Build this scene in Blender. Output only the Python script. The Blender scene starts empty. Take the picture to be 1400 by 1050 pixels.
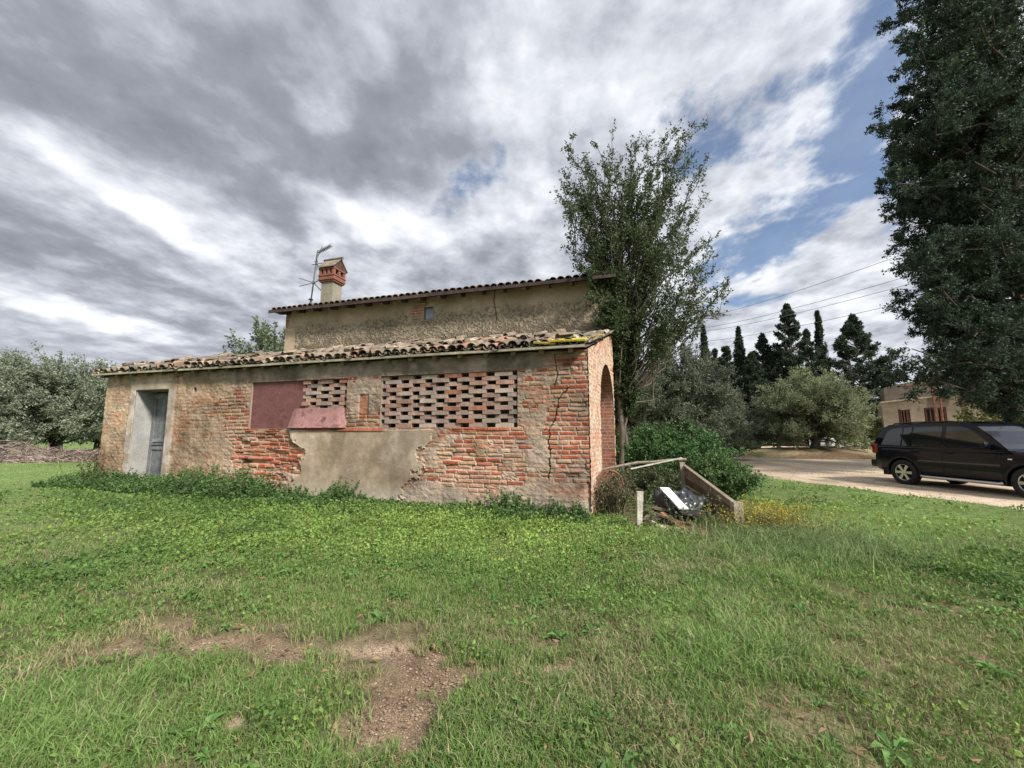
import bpy, bmesh, math, random
import numpy as np
from mathutils import Vector, Matrix
random.seed(7); RNG = np.random.default_rng(11)
PI = math.pi; R = math.radians
S = bpy.context.scene; COL = S.collection

# ------------------------------------------------------------------ camera
F = 540.0; H = 1.45; PITCH = math.atan(67/540)
cam = bpy.data.cameras.new('camera'); cam.sensor_width = 36; cam.lens = F/1400*36
cam.clip_start = 0.05; cam.clip_end = 3000
co = bpy.data.objects.new('camera', cam); COL.objects.link(co)
co.location = (0, 0, H); co.rotation_euler = (PI/2+PITCH, 0, 0); S.camera = co
CP, SP = math.cos(PITCH), math.sin(PITCH)
def ray(x, y):
    a = (x-700)/F; b = (525-y)/F
    return np.array([a, CP-b*SP, SP+b*CP])
def at(x, y, Y):                       # world point seen at photo position x, y at distance Y
    r = ray(x, y); return r*(Y/r[1])+np.array([0, 0, H])
def proj(P):                           # world -> photo coordinates
    P = np.asarray(P, float); x = P[..., 0]; y = P[..., 1]; z = P[..., 2]-H
    d = y*CP+z*SP; d = np.where(d < .05, .05, d)
    return 700+F*x/d, 525-F*(-y*SP+z*CP)/d

# ------------------------------------------------------------------ noise
_T = RNG.random((256, 256))
def vn(x, y, s=0):
    x = np.asarray(x, float)+s*37.7; y = np.asarray(y, float)+s*91.3
    xi = np.floor(x).astype(int); yi = np.floor(y).astype(int)
    fx = x-xi; fy = y-yi; fx = fx*fx*(3-2*fx); fy = fy*fy*(3-2*fy)
    g = lambda i, j: _T[(i+s*13) & 255, (j+s*29) & 255]
    return (g(xi, yi)*(1-fx)+g(xi+1, yi)*fx)*(1-fy)+(g(xi, yi+1)*(1-fx)+g(xi+1, yi+1)*fx)*fy
def fbm(x, y, s=0, o=4):
    t = 0; a = .5; n = 0
    for k in range(o):
        t = t+a*vn(np.asarray(x)*2**k, np.asarray(y)*2**k, s+k); n += a; a *= .5
    return t/n
def ss(a, b, x):
    t = np.clip((x-a)/(b-a), 0, 1); return t*t*(3-2*t)
def lerp(a, b, t): return a+(b-a)*t
def unit(v): return v/np.maximum(np.linalg.norm(v, axis=-1, keepdims=True), 1e-9)

# ------------------------------------------------------------------ ground height
ROAD = [(18, -9), (9.9, 7.3), (9.45, 8.9), (9.0, 10.8), (8.5, 12.6), (8.45, 14.4), (9.5, 18), (12.5, 24), (21, 38), (46, 80), (75, 132)]
RX = np.array([p[0] for p in ROAD], float); RY = np.array([p[1] for p in ROAD], float)
def road_edge(y): return np.interp(y, [-9, -2]+list(RY[1:]), [12.5, 11.6]+list(RX[1:]))
def gz(x, y):
    x = np.asarray(x, float); y = np.asarray(y, float)
    z = .16*ss(-2, -11, x)*ss(5, 9, y)
    z = z+.05*(fbm(x*.6, y*.6, 3, 3)-.5)*ss(8, 5.5, x)*ss(60, 30, y)
    return z

# ------------------------------------------------------------------ mesh building
class MB:
    def __init__(s): s.v = []; s.f = []; s.c = []; s.n = 0
    def add(s, V, Fc, c=(1, 1, 1)):
        V = np.asarray(V, np.float32).reshape(-1, 3); Fc = np.asarray(Fc, np.int64)
        C = np.broadcast_to(np.asarray(c, np.float32), (len(V), 3)) if np.ndim(c) < 2 else np.asarray(c, np.float32)
        s.v.append(V); s.c.append(C); s.f.append(Fc+s.n); s.n += len(V); return s
    def box(s, lo, hi, c=(1, 1, 1), M=None):
        lo = np.array(lo, float); hi = np.array(hi, float)
        V = np.array([[(lo, hi)[i][0], (lo, hi)[j][1], (lo, hi)[k][2]] for i in (0, 1) for j in (0, 1) for k in (0, 1)])
        if M is not None: V = V@np.array(M)[:3, :3].T+np.array(M)[:3, 3]
        return s.add(V, [[0, 1, 3, 2], [4, 6, 7, 5], [0, 4, 5, 1], [2, 3, 7, 6], [0, 2, 6, 4], [1, 5, 7, 3]], c)
    def beam(s, a, b, w, h, c=(1, 1, 1), up=(0, 0, 1)):
        a = np.array(a, float); b = np.array(b, float); t = unit(b-a); u = np.array(up, float)
        r = np.cross(t, u); r = unit(r) if np.linalg.norm(r) > 1e-4 else np.array([1., 0, 0]); u = np.cross(r, t)
        V = [p+r*i*w/2+u*j*h/2 for p in (a, b) for i, j in ((-1, -1), (1, -1), (1, 1), (-1, 1))]
        return s.add(V, [[3, 2, 1, 0], [4, 5, 6, 7], [0, 1, 5, 4], [1, 2, 6, 5], [2, 3, 7, 6], [3, 0, 4, 7]], c)
    def tube(s, P, r, n=6, c=(1, 1, 1), cap=True):
        P = np.asarray(P, float); m = len(P); r = np.broadcast_to(np.asarray(r, float), (m,))
        T = unit(np.gradient(P, axis=0)); up = np.array([0, 0, 1.]) if abs(T[0][2]) < .9 else np.array([1., 0, 0])
        N = unit(np.cross(T, up)); B = np.cross(T, N); a = np.arange(n)*2*PI/n
        V = P[:, None]+r[:, None, None]*(np.cos(a)[None, :, None]*N[:, None]+np.sin(a)[None, :, None]*B[:, None])
        i = np.arange(m-1)[:, None]*n; j = np.arange(n)[None]; k = (j+1) % n
        s.add(V.reshape(-1, 3), np.stack([i+j, i+k, i+n+k, i+n+j], -1).reshape(-1, 4), c)
        if cap and n <= 12:
            s.f.append(np.array([list(range(n))[::-1]])+s.n-m*n); s.f.append(np.array([list(range(n))])+s.n-n)
        return s
    def lathe(s, prof, n=24, c=(1, 1, 1), M=None):      # prof (radius, height) about z
        p = np.array(prof, float); a = np.arange(n)*2*PI/n
        V = np.stack([p[:, 0][:, None]*np.cos(a), p[:, 0][:, None]*np.sin(a), np.repeat(p[:, 1][:, None], n, 1)], -1).reshape(-1, 3)
        if M is not None: V = V@np.array(M)[:3, :3].T+np.array(M)[:3, 3]
        m = len(p); i = np.arange(m-1)[:, None]*n; j = np.arange(n)[None]; k = (j+1) % n
        return s.add(V, np.stack([i+j, i+k, i+n+k, i+n+j], -1).reshape(-1, 4), c)
    def build(s, name, mat, parent=None, smooth=False):
        me = bpy.data.meshes.new(name)
        V = np.concatenate(s.v); C = np.concatenate(s.c); fs = [f for f in s.f if f.size]
        tot = np.concatenate([np.full(len(f), f.shape[1]) for f in fs]); idx = np.concatenate([f.ravel() for f in fs])
        me.vertices.add(len(V)); me.vertices.foreach_set('co', V.ravel())
        me.loops.add(len(idx)); me.loops.foreach_set('vertex_index', idx.astype(np.int32))
        me.polygons.add(len(tot)); me.polygons.foreach_set('loop_start', (np.cumsum(tot)-tot).astype(np.int32))
        me.polygons.foreach_set('loop_total', tot.astype(np.int32))
        me.polygons.foreach_set('use_smooth', np.full(len(tot), bool(smooth)))
        me.update(calc_edges=True)
        at_ = me.attributes.new('tint', 'FLOAT_COLOR', 'POINT')
        at_.data.foreach_set('color', np.c_[C, np.ones(len(C))].astype(np.float32).ravel())
        me.materials.append(mat)
        o = bpy.data.objects.new(name, me); COL.objects.link(o)
        if parent is not None: o.parent = parent
        return o
def tag(o, label=None, cat=None, group=None, kind=None):
    for k, v in (('label', label), ('category', cat), ('group', group), ('kind', kind)):
        if v: o[k] = v
    return o
def thing(name, label, cat, loc=(0, 0, 0), rz=0, group=None):
    o = bpy.data.objects.new(name, None); COL.objects.link(o); o.location = [float(q) for q in loc]; o.rotation_euler = (0, 0, rz)
    return tag(o, label, cat, group)
def apply_mods(o):
    dg = bpy.context.evaluated_depsgraph_get(); me = bpy.data.meshes.new_from_object(o.evaluated_get(dg)); o.modifiers.clear(); o.data = me
def bevel(o, w=.01, seg=2, ang=30):
    m = o.modifiers.new('bevel', 'BEVEL'); m.width = w; m.segments = seg; m.limit_method = 'ANGLE'; m.angle_limit = R(ang); return o

# ------------------------------------------------------------------ materials
class NT:
    def __init__(s, nt): s.nt = nt; s.n = nt.nodes; s.l = nt.links
    def new(s, t, **k):
        n = s.n.new(t)
        for a, b in k.items(): setattr(n, a, b)
        return n
    def put(s, sock, v):
        if isinstance(v, bpy.types.NodeSocket): s.l.new(v, sock)
        elif v is not None: sock.default_value = v
    def math(s, op, a, b=None, c=None, clamp=False):
        n = s.new('ShaderNodeMath', operation=op, use_clamp=clamp); s.put(n.inputs[0], a); s.put(n.inputs[1], b); s.put(n.inputs[2], c); return n.outputs[0]
    def mix(s, f, a, b, mode='MIX'):
        n = s.new('ShaderNodeMix', data_type='RGBA', blend_type=mode); s.put(n.inputs[0], f)
        for i, v in ((6, a), (7, b)):
            s.put(n.inputs[i], (*v, 1) if isinstance(v, tuple) and len(v) == 3 else v)
        return n.outputs[2]
    def noise(s, vec, scale, detail=4, rough=.55, dist=0):
        n = s.new('ShaderNodeTexNoise'); s.put(n.inputs['Vector'], vec); n.inputs['Scale'].default_value = scale
        n.inputs['Detail'].default_value = detail; n.inputs['Roughness'].default_value = rough; n.inputs['Distortion'].default_value = dist; return n.outputs['Fac']
    def mr(s, v, a, b, c=0, d=1, mode='SMOOTHSTEP'):
        n = s.new('ShaderNodeMapRange', interpolation_type=mode); s.put(n.inputs[0], v)
        for i, q in enumerate((a, b, c, d)): n.inputs[i+1].default_value = q
        return n.outputs[0]
    def bump(s, h, strength=.5, dist=.02):
        n = s.new('ShaderNodeBump'); n.inputs['Strength'].default_value = strength; n.inputs['Distance'].default_value = dist; s.put(n.inputs['Height'], h); return n.outputs[0]
def mat(name, color=(1, 1, 1), rough=.8, metal=0, tint=True, n1=0, n2=0, s1=6, s2=60, bump=0, bscale=60, bdist=.01, trans=0, spec=.3, coat=0, dirt=None, dirt_scale=2):
    m = bpy.data.materials.new(name); m.use_nodes = True; t = NT(m.node_tree); b = t.n['Principled BSDF']
    tc = t.new('ShaderNodeTexCoord').outputs['Object']
    c = (*color, 1)
    if tint:
        a = t.new('ShaderNodeAttribute', attribute_name='tint').outputs['Color']; c = t.mix(1., a, c, 'MULTIPLY')
    if n1:
        c = t.mix(1., c, gray(t, t.mr(t.noise(tc, s1), .3, .7, 1-n1, 1+n1)), 'MULTIPLY')
    if n2: c = t.mix(1., c, gray(t, t.mr(t.noise(tc, s2, 3, .7), .3, .7, 1-n2, 1+n2)), 'MULTIPLY')
    if dirt: c = t.mix(t.mr(t.noise(tc, dirt_scale, 6, .65), .48, .68), c, dirt)
    t.put(b.inputs['Base Color'], c); b.inputs['Roughness'].default_value = rough; b.inputs['Metallic'].default_value = metal
    b.inputs['Specular IOR Level'].default_value = spec; b.inputs['Coat Weight'].default_value = coat; b.inputs['Coat Roughness'].default_value = .03
    if bump: t.put(b.inputs['Normal'], t.bump(t.noise(tc, bscale, 5, .65), bump, bdist))
    if trans:
        tr = t.new('ShaderNodeBsdfTranslucent'); t.put(tr.inputs[0], c); mx = t.new('ShaderNodeMixShader'); mx.inputs[0].default_value = trans
        t.l.new(b.outputs[0], mx.inputs[1]); t.l.new(tr.outputs[0], mx.inputs[2]); t.l.new(mx.outputs[0], t.n['Material Output'].inputs[0])
    return m
def gray(t, v):
    n = t.new('ShaderNodeCombineColor')
    for i in range(3): t.put(n.inputs[i], v)
    return n.outputs[0]
M = dict(
    wall=mat('weathered_masonry', n1=.10, n2=.22, s1=5, s2=70, bump=.6, bscale=90, bdist=.012, rough=.95, spec=.1),
    plaster=mat('old_plaster', n1=.12, n2=.25, s1=3, s2=55, bump=.5, bscale=70, bdist=.012, rough=.95, spec=.1),
    tile=mat('terracotta_tile', n1=.25, n2=.3, s1=5, s2=50, bump=.5, bscale=80, bdist=.006, rough=.95, spec=.08, dirt=(.13, .125, .085, 1), dirt_scale=7),
    wood=mat('weathered_wood', n1=.2, n2=.3, s1=6, s2=45, bump=.4, bscale=50, bdist=.006, rough=.85, spec=.2),
    bark=mat('bark', n1=.25, n2=.3, s1=5, s2=40, bump=.6, bscale=30, bdist=.02, rough=.95, spec=.1),
    leaf=mat('leaf', n1=.15, s1=1.5, rough=.55, trans=.35, spec=.25),
    grass=mat('grass_blade', rough=.6, trans=.35, spec=.2),
    metal=mat('painted_metal', n1=.22, n2=.15, s1=4, s2=30, rough=.6, spec=.3, bump=.1, bscale=8, bdist=.01),
    rust=mat('rusty_metal', color=(.16, .075, .045), n1=.4, n2=.4, s1=8, s2=60, rough=.9, bump=.3, bscale=60),
    plastic=mat('black_plastic', rough=.3, spec=.5, n1=.2, s1=5),
    paint=mat('car_paint', tint=True, rough=.3, spec=.12, coat=.42),
    glass=mat('car_glass', color=(.012, .015, .016), tint=False, rough=.03, spec=.6),
    rubber=mat('rubber', color=(.022, .022, .022), tint=False, rough=.8, n2=.2),
    alloy=mat('alloy', color=(.55, .56, .58), tint=False, rough=.3, metal=.9),
    chrome=mat('bright_metal', tint=True, rough=.28, metal=.6),
    lamp=mat('lamp_lens', tint=True, rough=.1, spec=.6),
    stone=mat('stone', n1=.2, n2=.25, s1=6, s2=60, bump=.5, bscale=60, rough=.95, spec=.1),
    wire=mat('cable', color=(.16, .16, .17), tint=False, rough=.5),
)
# ------------------------------------------------------------------ light and sky
SUN_DIR = np.array([.60, -.62, .74]); SUN_DIR = SUN_DIR/np.linalg.norm(SUN_DIR)
sl = bpy.data.lights.new('sun', 'SUN'); sl.energy = 4.2; sl.angle = R(9); sl.color = (1, .95, .88)
so = bpy.data.objects.new('sun', sl); COL.objects.link(so); so.rotation_euler = Vector(SUN_DIR).to_track_quat('Z', 'Y').to_euler()
W = bpy.data.worlds.new('World'); S.world = W; W.use_nodes = True
t = NT(W.node_tree); bg = t.n['Background']
sky = t.new('ShaderNodeTexSky', sky_type='NISHITA', sun_disc=False)
sky.sun_elevation = math.asin(SUN_DIR[2]); sky.sun_rotation = math.atan2(SUN_DIR[0], SUN_DIR[1])
D = t.new('ShaderNodeTexCoord').outputs['Generated']
sp = t.new('ShaderNodeSeparateXYZ'); t.put(sp.inputs[0], D); dx, dy, dz = sp.outputs
K = .16
den = t.math('ADD', t.math('MAXIMUM', dz, 0.0), K)
u = t.math('DIVIDE', dx, den); v = t.math('DIVIDE', dy, den)
def uv(x, y):
    r = ray(x, y); r = r/np.linalg.norm(r); return r[0]/(max(r[2], 0)+K), r[1]/(max(r[2], 0)+K)
def comb(a, b, c=0.0):
    n = t.new('ShaderNodeCombineXYZ'); t.put(n.inputs[0], a); t.put(n.inputs[1], b); t.put(n.inputs[2], c); return n.outputs[0]
def sc(a, k): return t.math('MULTIPLY', a, float(k))
# the cloud sheet seen from below, its bands drawn out along the view
def warp(a, amp, scale, zz, det):        # torn edges
    return t.math('ADD', a, t.math('MULTIPLY', t.math('SUBTRACT', t.noise(comb(sc(u, 1.), sc(v, .9), zz), scale, det, .6), .5), amp))
uw = warp(u, .50, 2.4, 0., 3); vw = warp(v, .60, 2.4, 4., 3)
def blob(x, y, rx, ry, ang=0, soft=.0):
    """soft elliptic patch of the cloud sheet round the direction seen at x, y; radii from nearby directions"""
    c = np.array(uv(x, y)); ca, sa = math.cos(R(ang)), math.sin(R(ang))
    e1 = (np.array(uv(x+rx*ca, y+rx*sa))-np.array(uv(x-rx*ca, y-rx*sa)))/2; e2 = (np.array(uv(x-ry*sa, y+ry*ca))-np.array(uv(x+ry*sa, y-ry*ca)))/2
    J = np.linalg.inv(np.stack([e1, e2], 1))
    du = t.math('SUBTRACT', uw, float(c[0])); dv = t.math('SUBTRACT', vw, float(c[1]))
    a = t.math('ADD', sc(du, J[0, 0]), sc(dv, J[0, 1])); b = t.math('ADD', sc(du, J[1, 0]), sc(dv, J[1, 1]))
    r2 = t.math('SQRT', t.math('ADD', t.math('MULTIPLY', a, a), t.math('MULTIPLY', b, b)))
    return t.mr(r2, 1.6, soft, 0, 1)
n_big = t.noise(comb(sc(uw, 1.), sc(vw, .85)), 2.1, 6, .56)
n_fine = t.noise(comb(sc(u, 1.), sc(v, .85), 7.), 6.0, 6, .58, 0)
n_str = t.noise(comb(sc(uw, 1.5), sc(vw, .26), 3.), 2.2, 3, .5)
br = t.math('ADD', t.math('MULTIPLY', t.math('SUBTRACT', n_big, .5), 1.15), t.math('MULTIPLY', t.math('SUBTRACT', n_fine, .5), 1.1))
br = t.math('ADD', br, t.math('MULTIPLY', t.math('SUBTRACT', n_str, .5), .38))
br = t.math('ADD', br, .50)
for (x, y, rx, ry, an, k) in [
    (200, 110, 330, 120, 20, -.26), (560, 190, 150, 90, 20, -.22), (330, 250, 260, 40, 25, -.18), (90, 330, 200, 28, 22, -.20), (640, 60, 90, 60, 0, -.10),
    (560, 290, 110, 60, 0, .42), (428, 108, 75, 40, 10, .34), (190, 290, 110, 22, 32, .34), (110, 430, 170, 18, 14, .36), (330, 350, 110, 40, 38, .34),
    (740, 280, 90, 80, 0, .26), (900, 110, 260, 130, 0, .24), (1060, 240, 260, 110, -18, .22), (1100, 400, 220, 70, -10, .26), (1000, 480, 300, 50, 0, .12), (640, 345, 130, 26, 0, -.12)]:
    br = t.math('ADD', br, sc(blob(x, y, rx, ry, an), k))
def ramp(v, pts):
    n = t.new('ShaderNodeValToRGB'); t.put(n.inputs[0], v); e = n.color_ramp.elements
    while len(e) < len(pts): e.new(.5)
    for q, (p, c) in zip(e, pts): q.position = p; q.color = (*c, 1)
    return n.outputs[0]
cloud = ramp(br, [(.0, (.17, .183, .212)), (.3, (.235, .252, .29)), (.5, (.345, .365, .41)), (.72, (.52, .54, .585)), (1.0, (.75, .76, .78))])
# holes in the sheet where the sky shows
hole = t.math('ADD', 0.0, 0.0)
for (x, y, rx, ry, an, k) in [(1190, 200, 85, 150, 12, 1.15), (1110, 280, 150, 42, -20, 1.15), (1200, 50, 80, 90, 20, 1.0), (1030, 340, 140, 30, -22, 1.05), (985, 180, 110, 70, -20, .85), (640, 243, 60, 34, 0, .80), (1015, 408, 70, 18, -8, .9), (1080, 120, 120, 40, -30, .75)]:
    hole = t.math('MAXIMUM', hole, sc(blob(x, y, rx, ry, an, .1), k))
cov = t.math('ADD', hole, t.math('MULTIPLY', t.math('SUBTRACT', t.noise(comb(sc(u, 1.), sc(v, .7), 2.), 7.5, 6, .62, 0), .5), 2.1))
cov = t.mr(t.math('MULTIPLY', cov, t.mr(hole, .0, .25)), .34, 1.0, 0, .88)
# brightness added to unseen cloud round the sun behind the camera, lifting scene light
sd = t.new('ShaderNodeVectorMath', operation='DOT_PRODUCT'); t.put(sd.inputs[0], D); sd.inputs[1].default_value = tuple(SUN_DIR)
sky_boost = t.mr(sd.outputs['Value'], .2, .95, 1.0, 1.8)
hz = t.mr(dz, .0, .20, 1, 0)
cloud = t.mix(t.math('MULTIPLY', hz, .7), cloud, (.40, .42, .46, 1))
skyc = t.mix(1., sky.outputs[0], (.80, .88, .95, 1), 'MULTIPLY')
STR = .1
cl10 = t.mix(1., cloud, gray(t, t.math('MULTIPLY', sky_boost, 1/STR)), 'MULTIPLY')
gnd = t.mr(dz, -.02, .0, 0, 1)
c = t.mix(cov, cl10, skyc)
c = t.mix(gnd, (1.2, 1.3, .9, 1), c)
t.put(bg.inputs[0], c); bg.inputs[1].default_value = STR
W.cycles.sampling_method = 'MANUAL'; W.cycles.sample_map_resolution = 512
S.view_settings.view_transform = 'Standard'; S.view_settings.look = 'None'; S.view_settings.exposure = 0.6; S.view_settings.gamma = 1
S.cycles.use_denoising = True; S.cycles.max_bounces = 6; S.cycles.diffuse_bounces = 3; S.cycles.glossy_bounces = 3; S.cycles.transmission_bounces = 3
S.cycles.transparent_max_bounces = 4; S.cycles.caustics_reflective = False; S.cycles.caustics_refractive = False
# ------------------------------------------------------------------ farmhouse (local frame: x along the front, y inward, z up; origin at the right front corner)
P0 = at(808, 708, 7.034); BR = R(-16)
house = thing('farmhouse', 'derelict brick and plaster farmhouse with a low tiled lean-to along its front', 'farmhouse', (P0[0], P0[1], 0), BR)
def hl(x, y, z):                      # farmhouse frame -> world
    return np.array([P0[0]+x*math.cos(BR)-y*math.sin(BR), P0[1]+x*math.sin(BR)+y*math.cos(BR), z])
def wl(x, y):                         # world -> farmhouse frame
    x = np.asarray(x)-P0[0]; y = np.asarray(y)-P0[1]
    return x*math.cos(BR)+y*math.sin(BR), -x*math.sin(BR)+y*math.cos(BR)
TS = math.tan(R(6)); WD = 3.18; LW = 12.7
def grid_mesh(mb, X, Y, Z, C, keep=None):
    n, m = X.shape; i = np.arange(n-1)[:, None]*m; j = np.arange(m-1)[None]
    f = np.stack([i+j, i+j+1, i+m+j+1, i+m+j], -1).reshape(-1, 4)
    if keep is not None: f = f[(keep[:-1, :-1] & keep[1:, :-1] & keep[:-1, 1:] & keep[1:, 1:]).ravel()]
    mb.add(np.stack([X, Y, Z], -1).reshape(-1, 3), f, C.reshape(-1, 3))
def cells(s, z, ch, bl, seed, jit=.012):
    """brick course layout: returns per-sample random numbers and distance to the nearest joint"""
    zz = z+.07*(fbm(s*.6, z*.4, seed, 3)-.5)+jit*1.3*(vn(s*5, z*9, seed+4)-.5)
    k = np.floor(zz/ch).astype(int); fz = zz/ch-k
    L = bl*(.75+.6*_T[(k*7+seed) & 255, 3])
    off = _T[(k*31+seed) & 255, 9]*3
    q = s/L+off+.06*(vn(s*9, k*3.1, seed+5)-.5)
    i = np.floor(q).astype(int); fx = q-i
    d = np.minimum(np.minimum(fz, 1-fz)*ch, np.minimum(fx, 1-fx)*L)
    r1 = _T[(i*17+k*57+seed) & 255, (k*13+i*3) & 255]; r2 = _T[(i*41+k*5+seed+9) & 255, (k*29+i*7) & 255]; r3 = _T[(i*3+k*91+seed+70) & 255, (k*11+i*19) & 255]
    return r1, r2, r3, d
def gs(s, z, cs, cz, rs, rz): return np.exp(-(((s-cs)/rs)**2+((z-cz)/rz)**2))
def C3(*c): return np.array(c)
def m3(a, b, t): return a+(b-a)*t[..., None]
def cracks(s, z, pts, w):
    h = np.zeros_like(s)
    for (a, b) in zip(pts[:-1], pts[1:]):
        a = np.array(a); b = np.array(b); d = b-a; q = np.clip(((s-a[0])*d[0]+(z-a[1])*d[1])/(d@d), 0, 1)
        dd = np.hypot(s-a[0]-q*d[0], z-a[1]-q*d[1]); h = np.maximum(h, 1-ss(w*.4, w*1.3, dd))
    return h
RED = C3(.36, .105, .058); ORG = C3(.42, .185, .095); TAN = C3(.44, .32, .19); PAL = C3(.48, .405, .325); GRY = C3(.32, .295, .24); WHT = C3(.50, .46, .38); SAND = C3(.44, .345, .235)
def masonry(s, z, mode):
    """colour and relief of the old brick front; s runs from the right corner to the left"""
    w1 = fbm(s*1.3, z*1.6, 21, 5); w2 = fbm(s*3.5, z*4.5, 31, 5); w3 = fbm(s*14, z*16, 41, 4); w4 = fbm(s*40, z*40, 51, 3)
    ss_ = s+.10*(w2-.5); zz_ = z+.10*(fbm(s*3, z*3, 61, 4)-.5)
    r1, r2, r3, d = cells(s, z, .083, .27, 5)
    jw = .002+.009*w2+.006*r3+.020*np.clip(w3-.45, 0, 1)+.030*(r1 > .86)*w3
    face = ss(jw, jw+.010, d)
    pink = C3(.40, .215, .145); base = m3(m3(m3(np.broadcast_to(RED, s.shape+(3,)), pink, ss(.30, .60, r1)), ORG, ss(.75, .9, r1)), TAN, ss(.55, .95, r2)*.85)
    base = m3(base, PAL, ss(.9, 1, r3)*.7)*(.78+.5*r3[..., None])
    base = base*(.85+.35*w3[..., None])
    mort = m3(np.broadcast_to(PAL*.85, s.shape+(3,)), GRY*.8, ss(.35, .65, w2))*(.8+.4*w4[..., None])
    col = m3(mort, base, face)
    h = face*(.006+.010*r2+.004*r1)+.014*(w3-.5)+.006*(w4-.5)
    # eroded, half missing bricks
    if mode == 'front':
        dmg = gs(ss_, zz_, 7.15, 1.0, 1.0, .55)*1.1+gs(ss_, zz_, 6.6, .3, .5, .5)*.6+gs(ss_, zz_, 2.3, .9, 1.2, .5)*.4
        rg = ss(.80, .86, r3)*ss(.3, .6, w2); h = h-.016*rg; col = m3(col, col*.62, rg)
        er = ss(.55, .8, dmg*.75+.45*r3)
        h = h-er*(.02+.03*r1); col = m3(col, col*C3(1.0, .78, .7), er*.8)
        shelf = gs(ss_, zz_, 7.2, .9, .8, .45); h = h+.05*shelf*(ss(.55, .9, vn(s*1.2, z*9, 77))-.4)
        # lime smear over the bricks: how much masonry hides under mortar, by place
        sm = .46+.26*ss(7.9, 9.0, s)+.12*ss(.9, .0, z)-.16*gs(s, z, .9, 1.9, 1.2, .9)-.06*ss(3.5, 2.5, s)-.12*gs(s, z, 2.0, .9, 1.6, .5)-.15*gs(s, z, 7.6, 1.2, .8, .9)+0*s
        sm += .40*gs(ss_, zz_, 9.2, .9, 1.5, .7)+.30*gs(ss_, zz_, 9.2, 2.5, 1.2, .35)+.35*gs(ss_, zz_, 12.4, 1.7, .7, 1.2)
        sm += .30*gs(ss_, zz_, 4.7, 2.3, .45, .45)+.34*gs(ss_, zz_, .9, 1.15, .38, .8)+.30*gs(ss_, zz_, 1.9, 1.15, .4, .2)+.30*gs(ss_, zz_, 3.0, .35, 1.3, .3)+.35*gs(ss_, zz_, 1.0, .25, .8, .3)
        sm += .25*gs(ss_, zz_, 1.6, .8, .25, .3)+.22*gs(ss_, zz_, 2.6, 1.3, .35, .12)+.25*gs(ss_, zz_, 3.05, 1.0, .2, .4)+.2*gs(ss_, zz_, .9, 2.0, .5, .35)+.12*gs(ss_, zz_, .8, 2.5, .9, .3)
        sm -= .40*gs(ss_, zz_, 7.2, 1.05, .7, .6)+.34*gs(ss_, zz_, 8.25, 2.05, .45, .5)+.30*gs(ss_, zz_, 2.5, 1.0, .7, .18)+.22*gs(ss_, zz_, 2.3, .7, .8, .25)+.30*gs(ss_, zz_, .35, 1.4, .3, .5)+.32*gs(ss_, zz_, 9.15, 2.12, .55, .22)+.32*gs(ss_, zz_, 12.45, 1.35, .3, .12)+.25*gs(ss_, zz_, .3, .7, .35, .15)
        sm += .16*ss(.5, .0, z)
        smear = ss(.48, .58, sm+.80*(w2-.5)+.55*(w1-.5)+.22*(r3-.5)+.15*(w3-.5))
        yel = ss(6.5, 9, s)
        lime = m3(m3(np.broadcast_to(PAL*.95, s.shape+(3,)), SAND, np.maximum(yel*.85, ss(.5, .7, w1)*.35)), GRY*1.05, ss(.5, .75, fbm(s*2, z*2, 91, 4))*.6)
        lime = m3(lime, C3(.46, .25, .155), ss(.48, .68, fbm(s*2.6, z*6, 95, 4))*.60*(1-ss(2.2, 2.6, z)))
        lime = lime*(.72+.5*w3[..., None])*(.86+.28*w4[..., None])
        stv = vn(s*11, z*14, 99); rub = ss(.35, .65, w2)*(.5+.5*yel)
        lime = lime*(1-.35*(ss(.30, .1, stv)*rub)[..., None])
        ghost = (1-face)*ss(.42, .6, w1); lime = lime*(1-.22*ghost[..., None])
        col = m3(col, lime, smear*(.97-.25*(r1 > .78)*(1-yel*.6)))
        h = h*(1-.90*smear)+smear*(.010+.020*(w3-.4)+.016*(stv-.5)*rub+.014*(fbm(s*5, z*8, 97, 3)-.5)+.004*(w4-.5))
        # tidy rendered panel below the openings
        px = np.interp(z, [0, .35, .6, 1.0, 1.2, 1.5], [3.9, 3.7, 3.25, 3.15, 3.2, 2.95])+.55*(w2-.5)+.30*(w3-.5)+.25*(w1-.5)
        pxl = np.interp(z, [0, .3, .7, 1.1, 1.3, 1.55], [6.3, 6.3, 6.2, 6.15, 6.45, 6.55])+.35*(w2-.5)+.15*(w3-.5)
        pan = ss(0, .05, s-px)*ss(0, .03, pxl-s)*ss(1.53, 1.50, z+.02*(w2-.5))
        pc = m3(np.broadcast_to(C3(.44, .38, .29), s.shape+(3,)), C3(.34, .285, .20), np.clip(gs(s, z, 5.0, .95, .75, .6)*.8+ss(.45, .7, w1)*.5, 0, 1)*.75)
        pc = m3(pc, C3(.50, .46, .39), np.clip(gs(s, z, 3.6, 1.2, .5, .5)+ss(.35, .0, z)*.8, 0, 1)*.6)*(.88+.24*w3[..., None])
        pc = pc*(.80+.4*fbm(s*2.2, z*1.8, 66, 4))[..., None]; col = m3(col, pc, pan); h = h*(1-pan)+pan*(.050+.006*(w2-.5)+.004*(w3-.5))
        # red sill course under the openings
        sill = ss(.012, .0, np.abs(z-1.52)-.025)*(s > 1.2)*(s < 7.8)*(ss(.35, .45, fbm(s*1.1, 3, 7, 3)))
        col = m3(col, RED*1.05*(.8+.5*w3[..., None]), sill*.85); h = h+sill*.02
        # rough concrete lintel band below the eave
        top = ss(2.60, 2.68, z+.05*(w2-.5)-.06*ss(.3, .9, .9-s))
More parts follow.
